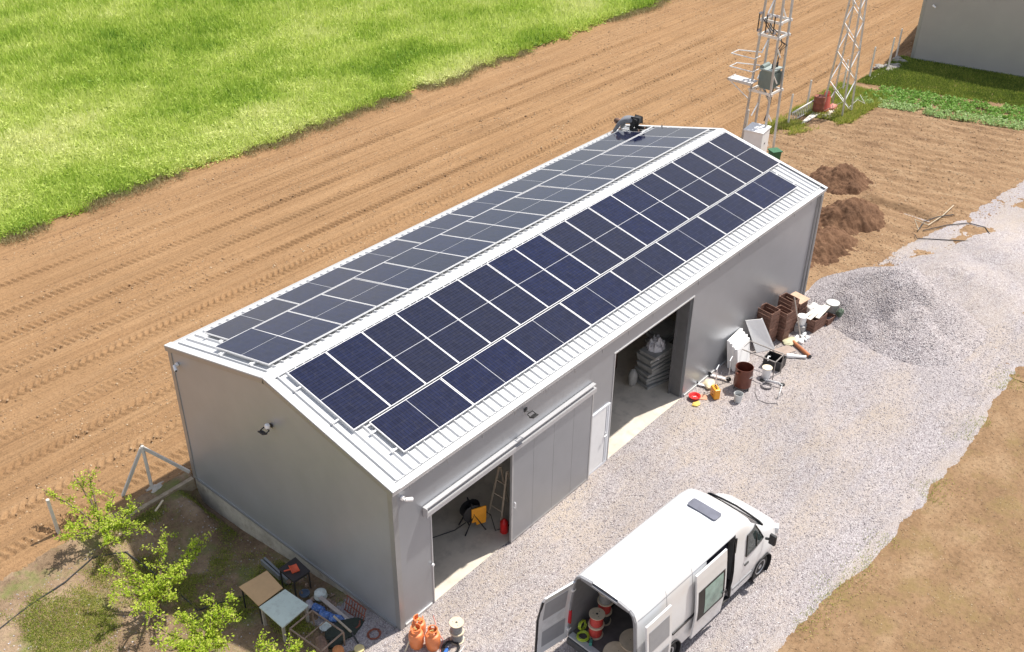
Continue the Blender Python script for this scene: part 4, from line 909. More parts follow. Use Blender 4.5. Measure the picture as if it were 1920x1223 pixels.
def scooter(label, loc, rz, rot=None):
    t = thing('kick_scooter', label, 'scooter', loc, rz, 'kick scooters by the front wall', rot=rot)
    b = MB(); b.box(-.3, .22, -.05, .05, .07, .09); b.build('deck', m_alu, t, bevel=.008)
    b = MB(); b.tube([(.3, 0, .08), (.29, 0, .3), (.28, 0, .88)], .015, 8); b.build('stem', m_alu, t); b = MB(); b.tube([(.28, -.15, .88), (.28, .15, .88)], .015, 8); b.build('handlebar', m_alu, t)
    for x in (.3, -.34):
        b = MB(); b.lathe([(.05, -.014), (.085, -.014), (.09, 0), (.085, .014), (.05, .014)], n=18, M=Matrix.Translation((x, 0, .09)) @ Matrix.Rotation(rad(90), 4, 'X')); w_ = b.build('wheel', m_tyre, t, smooth=True)
        b = MB(); b.lathe([(.05, -.01), (.05, .01)], n=10, M=Matrix.Translation((x, 0, .09)) @ Matrix.Rotation(rad(90), 4, 'X')); b.build('hub', m_galv, w_)
    b = MB(); b.bar((.2, 0, .09), (.29, 0, .15), .03); b.build('fork', m_alu, t); return t
scooter('upright scooter with T handle just behind the orange case', (13.2, -.28, .02), rad(-75))
scooter('upright scooter with T handle closer to the foam blocks', (13.9, -.35, .02), rad(-75))
scooter('scooter lying on its side in front of white bucket', (14.95, -1.72, .03), 0, rot=(rad(86), 0, rad(-70)))
# foam blocks and leaning panel
m_foam = mat('polystyrene', (.84, .84, .83), .6, 0, .02, 6, .2, 60)
for i in range(4):
    b = MB(); w_ = .48 - .03 * (i % 2); b.box(-w_, w_, -.05, .05, 0, 1.02 - .05 * i)
    one('foam_block', 'white polystyrene slab leaning on the wall, %s' % ('against the wall', 'second from the wall', 'third from the wall', 'outermost and shortest')[i], 'foam block', b, m_foam, (15.1 - .03 * i, -.23 - .108 * i, .02), 0, 'polystyrene slabs leaning on the wall', rot=(rad(-8), 0, rad(4)), bevel=.012)
lp = thing('white_panel', 'bent white sheet metal panel leaning beside the brown crates', 'panel', (0, 0, 0))
b = MB(); A = [Vector(p) for p in ((16.02, -.5, .03), (16.62, -.82, .03), (16.22, -.38, 1.22), (15.74, -.06, 1.26))]; nn = (A[1] - A[0]).cross(A[3] - A[0]).normalized() * .02
b.add(A + [p + nn for p in A], [(0, 1, 2, 3), (7, 6, 5, 4), (0, 4, 5, 1), (1, 5, 6, 2), (2, 6, 7, 3), (3, 7, 4, 0)]); b.build('sheet', m_foam, lp)
b = MB(); b.bar(A[1], A[2], .09, .03, up=tuple(nn.normalized())); b.build('folded_edge', m_foam, lp)
# crates
m_crate = mat('crate_wood', (.17, .085, .06), .8, 0, .25, 7, .3, 40, dirt=(.33, .22, .17), dirtamt=.5)
def crate_mb(lx, ly, h, th=.018):
    b = MB(); b.box(-lx, lx, -ly, ly, .0, .015)
    nb_ = 2
    for i in range(nb_):
        z0 = .01 + i * h / nb_; z1 = (i + 1) * h / nb_ - .006
        b.box(-lx, lx, -ly, -ly + th, z0, z1); b.box(-lx, lx, ly - th, ly, z0, z1); b.box(-lx, -lx + th, -ly + th, ly - th, z0, z1); b.box(lx - th, lx, -ly + th, ly - th, z0, z1)
    for sx in (-1, 1):
        for sy in (-1, 1): b.box(sx * (lx - th - .015) - .015, sx * (lx - th - .015) + .015, sy * (ly - th - .015) - .015, sy * (ly - th - .015) + .015, .016, h - .01)
    return b
CG = 'brown wooden crates stacked at the shed corner'
def crates(cx, cy, n, rz, desc, lx=.24, ly=.3, h=.31, seed=0):
    rg = random.Random(seed); p0 = None; nm = ['bottom', 'second', 'third', 'fourth', 'fifth']
    for i in range(n):
        lab = 'brown wooden crate, %s of the %s' % ('top' if i == n - 1 and n > 1 else nm[i], desc) if n > 1 else desc
        l_ = (cx + rg.uniform(-.015, .015), cy + rg.uniform(-.015, .015), .02 + i * (h + .004)); r_ = rz + rad(rg.uniform(-3, 3))
        if p0 is None: p0 = one('wooden_crate', lab, 'crate', crate_mb(lx, ly, h), m_crate, l_, r_, CG)
        else: q = dup(p0, l_, r_, lab, CG)
crates(16.92, -.3, 4, rad(-8), 'tall stack nearest the white panel', seed=1)
crates(17.36, -.62, 4, rad(-8), 'shorter stack right of the tallest', .17, .27, .28, seed=2)
crates(17.95, -.5, 4, rad(-10), 'stack next to the leaning pole', .2, .28, .32, seed=3)
crates(18.85, -.42, 3, rad(-8), 'stack carrying a flat cardboard lid', .26, .26, .26, seed=4)
crates(18.78, -1.18, 2, rad(-8), 'low stack carrying pale boards', .38, .24, .24, seed=5)
crates(19.38, -1.42, 1, rad(-8), 'single small brown crate beside the grey bin', .24, .16, .25, seed=6)
b = MB(); b.cbox((0, 0, 0), (.62, .6, .02), 0, rad(4), rad(3)); one('cardboard_sheet', 'brown cardboard sheet covering the crates near the corner', 'cardboard', b, mat('card_brown', (.48, .33, .23), .8), (18.85, -.42, .85), rad(-5))
for i, (dx, dy, l_) in enumerate(((0, .13, 1.15), (.08, -.02, 1.25), (.2, -.16, 1.0))):
    b = MB(); b.cbox((0, 0, 0), (l_, .14, .02)); one('timber_plank', 'pale board lying across the low crates, %s' % ('closest to wall', 'middle', 'outermost')[i], 'plank', b, mat('pale_timber', (0, 0, 0)), (18.85 + dx, -1.15 + dy, .53 + .012 * i), rad(-6 + 5 * i), 'boards across the low crates')
bn = thing('metal_bin', 'round grey bin with lid at the end of the crate row', 'bin', (19.85, -1.3, .02))
b = MB(); b.lathe([(.19, 0), (.22, .5), (.23, .52)], n=24); b.build('bin_body', mat('bin_grey', (.40, .41, .40), .5, .3, .1), bn, smooth=True)
b = MB(); b.lathe([(.235, .52), (.235, .55), (.1, .58), (0, .585)], n=24); b.build('lid', mat('bin_lid', (.55, .55, .52), .5, .2, .1), bn, smooth=True)
b = MB(); b.blob((0, 0, .18), (.3, .22, .2), 11, .2); one('plastic_sack', 'white crumpled sack between bin and shed corner', 'sack', b, mat('sack_white', (.72, .72, .70), .5), (19.55, -.75, .02), smooth=True)
b = MB(); b.blob((0, 0, .3), (.15, .13, .2), 12, .25); b.cyl((0, 0, 0), (0, 0, .16), .11, 12); one('potted_plant', 'dark potted plant beside the grey bin', 'plant', b, mat('dull_leaf', (.10, .14, .10), .8, 0, .3, 20), (19.72, -1.68, .02), smooth=True)
b = MB(); b.bar((0, 0, 0), (-.12, .42, 1.45), .03); one('timber_pole', 'grey pole leaning against the brown crate stack', 'pole', b, mat('grey_wood', (.42, .37, .33), .8), (17.9, -1.15, .02))
t = thing('paint_bucket', 'white bucket with lid standing behind the leaning pole', 'bucket', (18.25, -.95, .3)); b = MB(); b.lathe([(.13, 0), (.16, .3)], n=22); b.build('tub', m_whitep, t, smooth=True); b = MB(); b.lathe([(.168, .3), (.168, .325), (0, .33)], n=22); b.build('lid', m_whitep, t)
b = MB(); b.box(-.2, .2, -.17, .17, 0, .27); one('storage_box', 'grey box supporting the lidded white bucket', 'box', b, mat('grey_box', (.35, .34, .34), .7), (18.25, -.95, .02), .2, bevel=.01)
b = MB()
for q in range(9): b.blob((rng.uniform(-.35, .35), rng.uniform(-.2, .2), .04), (.1, .07, .05), q + 70, .35, 6)
one('scrap_plastic', 'scattered white plastic scraps below the crates', 'scrap', b, mat('scrap_white', (.7, .72, .74), .4), (17.75, -1.25, .02), smooth=True)['kind'] = 'stuff'
b = MB(); b.box(-.35, .35, -.2, .2, 0, .03); one('wooden_board', 'dull brown board flat on gravel below the white panel', 'board', b, mat('drab_board', (.33, .26, .22), .8, 0, .15), (16.75, -1.15, .02), rad(-20))
b = MB(); b.blob((0, 0, .05), (.3, .2, .07), 15, .15); one('paper_sack', 'yellowish cement sack lying by the crate foot', 'sack', b, mat('paper_sack', (.52, .50, .33), .7), (17.35, -1.05, .02), -.3, smooth=True)
b = MB(); b.tube([(0, 0, 0), (-.42, -.82, 0)], .065, 14); b.k = 1; b.tube([(-.42, -.82, 0), (-.44, -.86, 0)], .06, 14); one('drain_pipe', 'thick orange brown pipe lying on the gravel', 'pipe', b, [mat('pipe_brown', (.42, .16, .07), .5, 0, .15, 6), m_dark], (17.35, -1.15, .09), smooth=True)
b = MB(); b.tube([(0, 0, 0), (.32, -.48, 0)], .055, 14); b.cyl((-.03, .05, 0), (.1, -.14, 0), .075, 14); one('drain_pipe', 'short white pipe with wide socket below orange pipe', 'pipe', b, m_whitep, (16.5, -1.42, .08), smooth=True)
b = MB(); b.tube([(0, 0, 0), (-.45, -.2, 0)], .04, 12); b.tube([(-.2, -.25, 0), (-.0, .12, 0)], .035, 12); one('drain_pipe', 'white tee fitting lying above the orange pipe', 'pipe', b, m_whitep, (17.95, -1.2, .06), smooth=True)
# metal frame, black box, buckets, barrel
fr = thing('steel_stand', 'bare steel table frame standing over a black box', 'table frame', (15.2, -1.08, .02), rad(2))
m_fs = mat('frame_steel', (.28, .26, .25), .5, .5, .2, 10)
cs = [(-.3, -.6), (.3, -.6), (.3, .6), (-.3, .6)]
for i in range(4):
    b = MB(); b.bar((*cs[i], 0), (*cs[i], .72), .025); b.build('leg', m_fs, fr)
    b = MB(); b.bar((*cs[i], .735), (*cs[(i + 1) % 4], .735), .028); b.build('rail', m_fs, fr)
b = MB(); b.box(-.25, .25, -.3, .3, 0, .02); b.box(-.25, -.23, -.3, .3, .02, .34); b.box(.23, .25, -.3, .3, .02, .34); b.box(-.23, .23, -.3, -.28, .02, .34); b.box(-.23, .23, .28, .3, .02, .34)
one('plastic_crate', 'black open box under the steel table frame', 'crate', b, m_black, (15.75, -1.3, .02), .1)
b = MB(); b.tube([(-.12, 0, .0), (-.08, .05, .06), (0, .07, .08), (.08, .05, .04)], .025, 8); one('pipe_bend', 'white curved pipe bend resting in the black box', 'pipe bend', b, m_whitep, (15.6, -1.2, .3), smooth=True)
m_brown = mat('brown_enamel', (.13, .04, .025), .35, .2, .2, 4, dirt=(.2, .08, .05), dirtamt=.4)
br = thing('boiler_drum', 'dark brown metal cauldron drum with side spout', 'barrel', (13.98, -1.12, .02), rad(-10))
b = MB(); b.lathe([(.26, .12), (.275, .12), (.28, .78), (.285, .8), (.27, .8), (.262, .76), (.258, .3), (0, .28)], n=32, caps=False); b.build('drum_body', m_brown, br, smooth=True)
b = MB(); b.box(-.34, -.26, -.05, .05, .66, .72); b.cyl((-.38, 0, .69), (-.3, 0, .69), .04, 10); b.build('spout', m_brown, br)
b = MB(); b.box(.22, .34, -.12, .1, .16, .42); b.build('firebox', m_brown, br, bevel=.01)
b = MB(); b.box(-.05, .12, -.287, -.275, .5, .53); b.build('badge', m_galv, br)
for a in (.6, 2.7, 4.7): b = MB(); b.bar((.24 * math.cos(a), .24 * math.sin(a), .13), (.27 * math.cos(a), .27 * math.sin(a), 0), .025); b.build('leg', m_dark, br)
def bucket(label, loc, r, h, m, lid=None):
    t = thing('bucket', label, 'bucket', loc)
    if lid: b = MB(); b.lathe([(r * .85, 0), (r, h)], n=24); b.build('tub', m, t, smooth=True); b = MB(); b.lathe([(r * 1.05, h), (r * 1.05, h + .02), (0, h + .025)], n=24); b.build('lid', lid, t)
    else: b = MB(); b.lathe([(0, 0), (r * .82, 0), (r, h), (r * 1.06, h), (r * 1.06, h - .02), (r * .97, h - .02), (r * .8, .02), (0, .02)][::1], n=24, caps=False); b.build('tub', m, t, smooth=True); b = MB(); b.cyl((0, 0, .05), (0, 0, h * .55), r * .82, 20); b.build('contents', m_cg, t)
    b = MB(); b.tube([(r * math.cos(a), r * .2 * math.sin(a) + .0, h - .03 - .06 * math.sin(a)) for a in [math.pi * k / 10 for k in range(11)]], .004, 5); b.build('handle', m_dark, t)
    return t
bucket('white bucket with cream lid under the table frame corner', (15.0, -1.42, .02), .155, .36, m_whitep, mat('cream_lid', (.70, .62, .48), .5))
bucket('open pale bucket with dark contents in front of brown drum', (13.25, -1.4, .02), .14, .3, mat('pale_grey_plastic', (.6, .61, .6), .4))
b = MB(); b.tube([(14.4, -1.4, .03), (14.0, -1.6, .03), (13.72, -1.85, .03), (13.75, -2.15, .03), (13.95, -2.38, .03), (13.9, -2.44, .03)], .014, 6); b.tube([(14.6, -1.6, .03), (14.75, -2.05, .03), (14.5, -2.3, .03), (14.15, -2.22, .03)], .014, 6)
one('cable', 'loose grey cable loops on gravel before the scooter', 'cable', b, mat('cable_grey', (.22, .2, .2), .6), smooth=True)
coil('cable_coil', 'grey wire coil tangled with the lying scooter', 'cable coil', (14.55, -1.7, .02), .17, .012, 5, mat('cable_grey', (0, 0, 0)), 9)
# long hose loops on the far gravel edge
b = MB(); b.tube([(28.2, -1.05, .06), (29.1, -.95, .1), (29.9, -1.2, .1), (30.6, -1.6, .08)], .022, 6); b.tube([(28.4, -1.2, .05), (29.5, -1.75, .06), (30.3, -2.35, .06), (30.4, -3.0, .05), (29.7, -3.5, .06), (28.9, -3.2, .05), (28.0, -1.9, .05), (27.5, -1.3, .08), (27.8, -1.1, .06)], .018, 6)
one('hose', 'dark hose looped over the edge of the gravel', 'hose', b, m_dark, smooth=True)
b = MB(); b.tube([(28.3, -1.05, .06), (28.6, -.7, .3), (28.9, -1.2, .1), (30.2, -1.3, .08), (31.4, -1.3, .12)], .02, 6); one('hose', 'pale hose lying next to the dark hose loop', 'hose', b, mat('pale_hose', (.5, .42, .3), .6), smooth=True)
# ----------------------------------------------------------------- gable side junk
def table(label, corners, ztop, zg, mt, ml, bev=.004, slim=.03, panel=.02):
    A = [Vector((x, y, ztop)) for x, y in corners]; cx = sum((a for a in A), Vector()) / 4
    t = thing('table', label, 'table', (cx.x, cx.y, zg)); b = MB(); l = [(a.x - cx.x, a.y - cx.y, ztop - zg) for a in A]
    b.add([(x, y, z - panel) for x, y, z in l] + l, [(3, 2, 1, 0), (4, 5, 6, 7)] + [(i, (i + 1) % 4, 4 + (i + 1) % 4, 4 + i) for i in range(4)]); b.build('table_top', mt, t)
    b = MB(); q = [(x * .88, y * .88, z - panel - .04) for x, y, z in l]
    for i in range(4): b.bar(q[i], q[(i + 1) % 4], .02, .07)
    b.build('apron', ml, t)
    for i in range(4): b = MB(); b.bar((q[i][0], q[i][1], 0), (q[i][0], q[i][1], ztop - zg - panel - .001), slim); b.build('leg', ml, t)
    return t
table('low table with bare tan wooden top beside the fruit tree', [(-1.86, 2.82 + .02), (-1.12, 2.86), (-1.02, 3.6), (-1.80, 3.68)], .36, zo(-1.45, 3.2), mat('tan_board', (.62, .40, .20), .6, 0, .06, 3, dirt=(.5, .3, .14), dirtamt=.3), m_dark)
table('pale mint stained table next to the tan one', [(-1.9, 1.9), (-1.06, 1.97), (-1.11, 2.79), (-1.87, 2.81)], .35, zo(-1.5, 2.4), mat('mint_top', (.60, .69, .62), .5, 0, .05, 3, dirt=(.33, .34, .3), dirtamt=.35), mat('table_leg_grey', (.38, .35, .31), .8, 0, .15, 8), slim=.06, panel=.03)
table('black iron table pushed against the concrete plinth', [(-.78, 2.88), (-.28, 2.85), (-.22, 3.5), (-.76, 3.5)], .28, zo(-.5, 3.2), mat('black_top', (.03, .025, .025), .6, 0, .3), m_dark)
t = thing('dustpan', 'orange red dustpan lying on the black table', 'dustpan', (-.5, 3.2, .285), rad(70)); b = MB(); b.box(-.13, .13, -.1, .1, 0, .015); b.box(-.13, .13, .085, .1, .015, .05); b.box(-.13, -.118, -.1, .1, .015, .04); b.build('pan', mat('pan_orange', (.75, .12, .05), .45), t); b = MB(); b.bar((0, .1, .03), (0, .26, .05), .03, .02); b.build('handle', mat('pan_orange', (0, 0, 0)), t)
b = MB(); b.cbox((0, 0, 0), (.06, 1.0, .22), 0, rad(4)); b.cbox((-.09, .1, .05), (.05, .8, .16)); one('metal_profile', 'grey folded metal lengths leaning on the concrete plinth', 'metal profile', b, mat('profile_grey', (.25, .26, .27), .5, .4, .15), (-.55, 3.95, zo(-.5, 3.9) + .2), rad(-3))
def litter(name, label, cat, x, y, mb, m, rz=0, dz=0, **k): return one(name, label, cat, mb, m, (x, y, zo(x, y) + dz), rz, **k)
b = MB(); b.lathe([(0, 0), (.12, .03), (.17, .12), (.15, .24), (.08, .3), (0, .31)], n=20, caps=False); litter('helmet', 'pale round helmet shell at the plinth foot', 'helmet', -.42, 2.35, b, mat('pale_green_grey', (.62, .68, .64), .4, 0, .1, 5, dirt=(.35, .3, .25), dirtamt=.5), smooth=True)
for i, (x, y) in enumerate(((-.72, 2.08), (-.75, 1.78), (-.68, 1.48))):
    t = thing('water_jug', 'blue plastic water jug lying in the litter, %s' % ('nearest the mint table', 'middle of three', 'nearest the shed corner')[i], 'jug', (x, y, zo(x, y) + .1), 0, 'blue jugs along the gable', rot=(rad(90), 0, rad(12 + 9 * i)))
    b = MB(); b.lathe([(.06, -.15), (.1, -.14), (.095, -.05), (.1, 0), (.095, .05), (.1, .12), (.05, .19), (.03, .22)], n=16); b.build('jug_body', mat('jug_blue', (.06, .15, .42), .2, 0, .4, 9, dirt=(.5, .55, .65), dirtamt=.5), t, smooth=True); b = MB(); b.cyl((0, 0, .22), (0, 0, .25), .035, 10); b.build('cap', m_whitep, t)
t = thing('glass_jar', 'empty clear jar between tables and plinth', 'jar', (-.68, 2.5, zo(-.68, 2.5) + .02), 0, rot=(rad(78), 0, rad(-25))); b = MB(); b.lathe([(.09, 0), (.1, .02), (.1, .26), (.07, .31), (.07, .33)], n=18); b.build('jar_body', mat('jar_glass', (.45, .42, .47), .15, 0, .25, 8), t, smooth=True); b = MB(); b.cyl((0, 0, .33), (0, 0, .36), .08, 14); b.build('lid', m_dark, t)
b = MB(); b.lathe([(.12, 0), (.13, .03), (.13, .06), (.11, .06), (.1, .02), (0, .02)], n=18, caps=False); litter('round_tin', 'blue grey round tin beside the clear jar', 'tin', -.6, 2.75, b, mat('tin_blue', (.15, .2, .28), .4, .3), dz=.1, smooth=True)
b = MB(); b.bar((0, 0, .28), (.05, -2.05, .06), .1, .03); litter('timber_plank', 'long grey plank slanting down along the gable foot', 'plank', -.55, 2.2, b, mat('grey_wood', (0, 0, 0)))
b = MB(); b.bar((0, 0, .2), (-.1, -.75, .3), .04, .04); b.k = 1; b.cyl((-.1, -.75, .3), (-.12, -1.0, .1), .025, 8); litter('timber_stick', 'crooked pale stick crossing the long plank', 'stick', -.72, 1.5, b, [m_lw, m_dark])
tf = thing('steel_stand', 'rusty bare tube table frame next to the mint table', 'table frame', (-1.44, 1.22, zo(-1.4, 1.2)), rad(3)); m_rt = mat('rust_tube', (.30, .22, .17), .8, .2, .3, 9)
cs = [(-.36, -.52), (.34, -.52), (.34, .52), (-.36, .52)]
for i in range(4):
    b = MB(); b.bar((*cs[i], 0), (*cs[i], .5), .03); b.build('leg', m_rt, tf)
    b = MB(); b.bar((*cs[i], .51), (*cs[(i + 1) % 4], .51), .03); b.build('rail', m_rt, tf)
b = MB(); b.bar((-.36, .05, .5), (.34, .05, .5), .02); b.build('crossbar', m_rt, tf)
gr = thing('iron_grille', 'rusty iron grille panel leaning on the plinth', 'grille', (-.33, 1.25, zo(-.3, 1.2)), 0, rot=(rad(0), rad(18), rad(0)))
for i in range(8): b = MB(); b.bar((0, -.32 + i * .09, 0), (0, -.32 + i * .09, .42), .018); b.build('bar', m_rust, gr)
for z in (.02, .22, .42): b = MB(); b.bar((0, -.35, z), (0, .35, z), .022); b.build('crossbar', m_rust, gr)
for i in range(2): coil('wire_coil', 'rusty wire coil on grey chippings, %s' % ('nearer the corner', 'against the iron grille')[i], 'wire coil', (-.42 - .1 * i, .42 + .6 * i, zo(-.4, .4 + .6 * i) + .02), .15, .012, 5, m_rust, 20 + i, 'rusty wire coils')
b = MB(); b.lathe([(.11, 0), (.12, .01), (.12, .05), (0, .06)], n=18); litter('tin_disc', 'round yellowish lid lying on grey chippings', 'lid', -.95, .35, b, mat('lid_yellow', (.62, .52, .25), .6), dz=.03)
st = thing('tree_stump', 'split reddish log lying below the rusty frame', 'log', (-1.55, .95, zo(-1.5, .9) + .14), rad(60)); b = MB(); b.tube([(-.3, 0, 0), (-.1, .02, .02), (.12, -.01, 0), (.3, .0, .0)], [.13, .15, .14, .12], 10); b.build('bark', mat('bark', (.22, .14, .10), .95, 0, .35, 12, .8), st); b = MB(); b.lathe([(.11, 0), (.0, .004)], n=10, M=Matrix.Translation((.302, 0, 0)) @ Matrix.Rotation(rad(90), 4, 'Y'), caps=False); b.build('cut_end', mat('cut_wood', (.48, .26, .13), .8), st)
b = MB(); b.lathe([(.1, 0), (.14, .12), (.13, .2), (.05, .24)], n=16); litter('clay_pot', 'orange clay pot under the end of the log', 'pot', -1.35, .62, b, mat('clay', (.55, .22, .08), .8), smooth=True)
b = MB(); b.lathe([(0, .02), (.1, .02), (.14, .05), (.145, .07), (.1, .03)], n=16, caps=False); litter('enamel_plate', 'pale enamel plate under the rusty frame', 'plate', -1.0, 1.5, b, mat('pale_green_grey', (0, 0, 0)), dz=.02)
b = MB(); b.blob((0, 0, .06), (.45, .3, .1), 31, .3); litter('dark_tarp', 'crumpled dark green tarp below the long plank', 'tarp', -.85, 1.05, b, mat('tarp_dark', (.03, .04, .03), .8), smooth=True)
b = MB()
for q in range(34): b.blob((rng.uniform(-.25, .25), rng.uniform(-1.4, 1.4), .03), (.03 + .05 * rng.random(), .03 + .05 * rng.random(), .02 + .03 * rng.random()), q, .4, 4)
litter('stone_rubble', 'scattered brown rubble along the gable foot', 'rubble', -.38, 2.0, b, mat('rubble_brown', (.27, .19, .14), .9, 0, .5, 5))['kind'] = 'stuff'
b = MB(); b.bar((0, 0, 0), (.34, .12, .1), .05, .03); litter('timber_stick', 'short pale stick stuck in orchard soil near the kerb', 'stick', -1.4, 8.0, b, m_plyp, dz=.05)
hp = [(-9, 6.9), (-6.2, 7.25), (-5.3, 7.42), (-4.3, 7.5), (-3.4, 7.75), (-2.7, 7.4), (-2.4, 6.0), (-2.5, 4.6), (-1.8, 4.25), (-1.3, 3.9)]
b = MB(); b.tube([(x, y, zo(x, y) + .015) for x, y in hp], .02, 6); one('hose', 'black irrigation hose crossing the orchard ground', 'hose', b, m_dark, smooth=True)
# ----------------------------------------------------------------- leaves and grass (numpy)
def leafmat(name, stops, trans=.35, rough=.55):
    m, t, b = nodes_of(name); a = N(t, 'ShaderNodeAttribute', attribute_name='tint')
    c = ramp(t, a.outputs['Fac'], stops); t.links.new(c, b.inputs['Base Color']); b.inputs['Roughness'].default_value = rough; b.inputs['Specular IOR Level'].default_value = .3
    tr_ = t.nodes.new('ShaderNodeBsdfTranslucent'); t.links.new(c, tr_.inputs['Color']); mx_ = t.nodes.new('ShaderNodeMixShader'); mx_.inputs[0].default_value = trans
    o_ = t.nodes['Material Output']; t.links.new(b.outputs[0], mx_.inputs[1]); t.links.new(tr_.outputs[0], mx_.inputs[2]); t.links.new(mx_.outputs[0], o_.inputs[0]); return m
def leaves(name, P, ln, wd, tint, m, up=.3, parent=None):
    n = len(P); d = nr.normal(size=(n, 3)); d[:, 2] = np.abs(d[:, 2]) * (1 + up * 2) if up > 0 else d[:, 2] * .5
    d /= np.linalg.norm(d, axis=1)[:, None]; w = nr.normal(size=(n, 3)); w[:, 2] += 1.2 if up <= 0 else 0; s = np.cross(d, w); s /= np.linalg.norm(s, axis=1)[:, None]
    ln = np.broadcast_to(ln, n)[:, None]; wd = np.broadcast_to(wd, n)[:, None]
    co = np.stack([P, P + d * ln * .5 + s * wd / 2, P + d * ln, P + d * ln * .5 - s * wd / 2], 1).reshape(-1, 3)
    o = npmesh(name, co, np.arange(4 * n).reshape(n, 4), m, False, np.repeat(np.clip(tint, 0, 1), 4))
    if parent: o.parent = parent
    return o
m_crop = leafmat('crop_leaves', [(0., (.12, .26, .03)), (.35, (.37, .51, .07)), (.62, (.57, .66, .17)), (1., (.74, .76, .36))])
nF = 620000; q = nr.random((nF * 3, 2)); X = -4 + q[:, 0] * 62; Y = 24.3 + q[:, 1] * 40
dist = np.hypot(X + 10.9, Y + 12.6); vis = (Y - 24) < (X + 4) * 1.75 + 6; vis &= (Y < 66 - (X - 18) * .95)
pk = np.clip((34 / dist) ** 1.5, 0, 1) * vis * (Y > edge_y(X) + .2 + .5 * fbm(X * 1.6, Y * 1.6, 3) + .25 * nr.random(len(X))); sel = nr.random(len(X)) < pk; X, Y = X[sel][:nF], Y[sel][:nF]
cl = fbm(X * 1.3, Y * 1.3, 3); pt = fbm(X * .13 + Y * .05, Y * .22 - X * .05, 4, .6) * 1.5; hgt = (.26 + .20 * cl) * (.35 + nr.random(len(X)) * .75)
hgt = np.clip(hgt, .02, .6) * sstep(0, 1.2, Y - edge_y(X) + .5)
tint = .50 + .42 * pt + .16 * fbm(X * .7, Y * .7, 3) + .09 * nr.normal(size=len(X)) + .35 * (hgt - .24)
dd = np.hypot(X + 10.9, Y + 12.6)
P_ = np.stack([X, Y, hgt], 1); k_ = nr.random(len(X)) < .62; sc_ = dd / 38
o = leaves('crop_plants', P_[k_], (.09 + .14 * nr.random(k_.sum()) ** 2) * sc_[k_], (.035 + .025 * nr.random(k_.sum())) * sc_[k_], tint[k_], m_crop, -1)
o['kind'] = 'stuff'; tag(o, 'dense bright green crop filling the field beyond the ploughed soil', 'crop')
o = leaves('tall_grass', P_[~k_] * (1, 1, .6), (.22 + .2 * nr.random((~k_).sum())) * sc_[~k_], .028 * sc_[~k_], tint[~k_] + .08, m_crop, .9)
o['kind'] = 'stuff'; tag(o, 'upright grass blades mixed through the bright green crop', 'grass')
# dry edge
m_dry = leafmat('dry_grass', [(0., (.12, .10, .04)), (.5, (.36, .30, .15)), (1., (.5, .44, .26))])
n_ = 60000; X = nr.uniform(-4, 60, n_); Y = edge_y(X) + nr.normal(0, .3, n_) + .3; kk = fbm(X * .5, X * 0 + 2, 2) > -.25; X, Y = X[kk], Y[kk]
o = leaves('dry_grass', np.stack([X, Y, .02 + nr.random(len(X)) * .08], 1), .18, .02, nr.random(len(X)), m_dry, .6); o['kind'] = 'stuff'; tag(o, 'dry straw coloured grass fringe at the crop edge', 'grass')
# grass patches
m_grass = leafmat('grass_blades', [(0., (.07, .12, .02)), (.4, (.17, .24, .04)), (.75, (.40, .45, .08)), (1., (.58, .52, .18))])
def grass(name, label, n, x0, x1, y0, y1, keep, zf, ln=.12, wd=.014, tb=.5):
    X = nr.uniform(x0, x1, n); Y = nr.uniform(y0, y1, n); k = keep(X, Y); X, Y = X[k], Y[k]
    o = leaves(name, np.stack([X, Y, zf(X, Y)], 1), ln * (.6 + .8 * nr.random(len(X))), wd, tb + .2 * nr.normal(size=len(X)) + .2 * fbm(X, Y, 3), m_grass, .8); o['kind'] = 'stuff'; return tag(o, label, 'grass')
grass('orchard_grass', 'patchy green grass growing under the fruit trees', 300000, -7.5, -.1, 0, 8.2, lambda X, Y: (fbm(X * .75 + 3, Y * .75, 4, .6) + .5 * np.exp(-((X + 5.0) ** 2 + (Y - 5.6) ** 2) / 1.3) + .2 * np.exp(-((X + 1.0) ** 2 + (Y - 6.2) ** 2) / 1.) + .1 * nr.normal(size=len(X)) > .20), z_orch, .06, .012, .68)
grass('roadside_weeds', 'yellowish weeds fringing the lower gravel edge', 26000, 3, 24, -9, -6.3, lambda X, Y: (np.abs(Y - np.interp(X, LOWX, LOWY) + .15) < .35 + .2 * nr.normal(size=len(X))) & (fbm(X * .6, Y * .6, 3) > .02), lambda X, Y: X * 0, .07, .014, .7)
grass('fence_weeds', 'bright yellow green weeds around the mast and cabinet', 60000, 31.5, 42.5, 6.2, 9.2, lambda X, Y: (fbm(X * .8, Y * .8, 3) + .1 * nr.normal(size=len(X)) > -.05) & (Y > 8.75 - .42 * (X - 31.5)) | ((X > 38.5) & (Y > 6.3)), lambda X, Y: X * 0, .2, .03, .72)
grass('lawn', 'dark mown grass strip in front of the neighbouring shed', 170000, 41.5, 51.5, -3, 8.6, lambda X, Y: (X > 43.6 - (Y - 7.6) * .28) & (X < 49.5 - (Y - 8) * .18) & (fbm(X * .7, Y * .7, 3) + .15 * nr.normal(size=len(X)) > -.75), lambda X, Y: X * 0 + .02, .13, .03, .42)
m_pot = leafmat('row_plants', [(0., (.10, .22, .03)), (.5, (.22, .40, .07)), (1., (.50, .60, .32))])
X = []; Y = []; Z = []; T_ = []
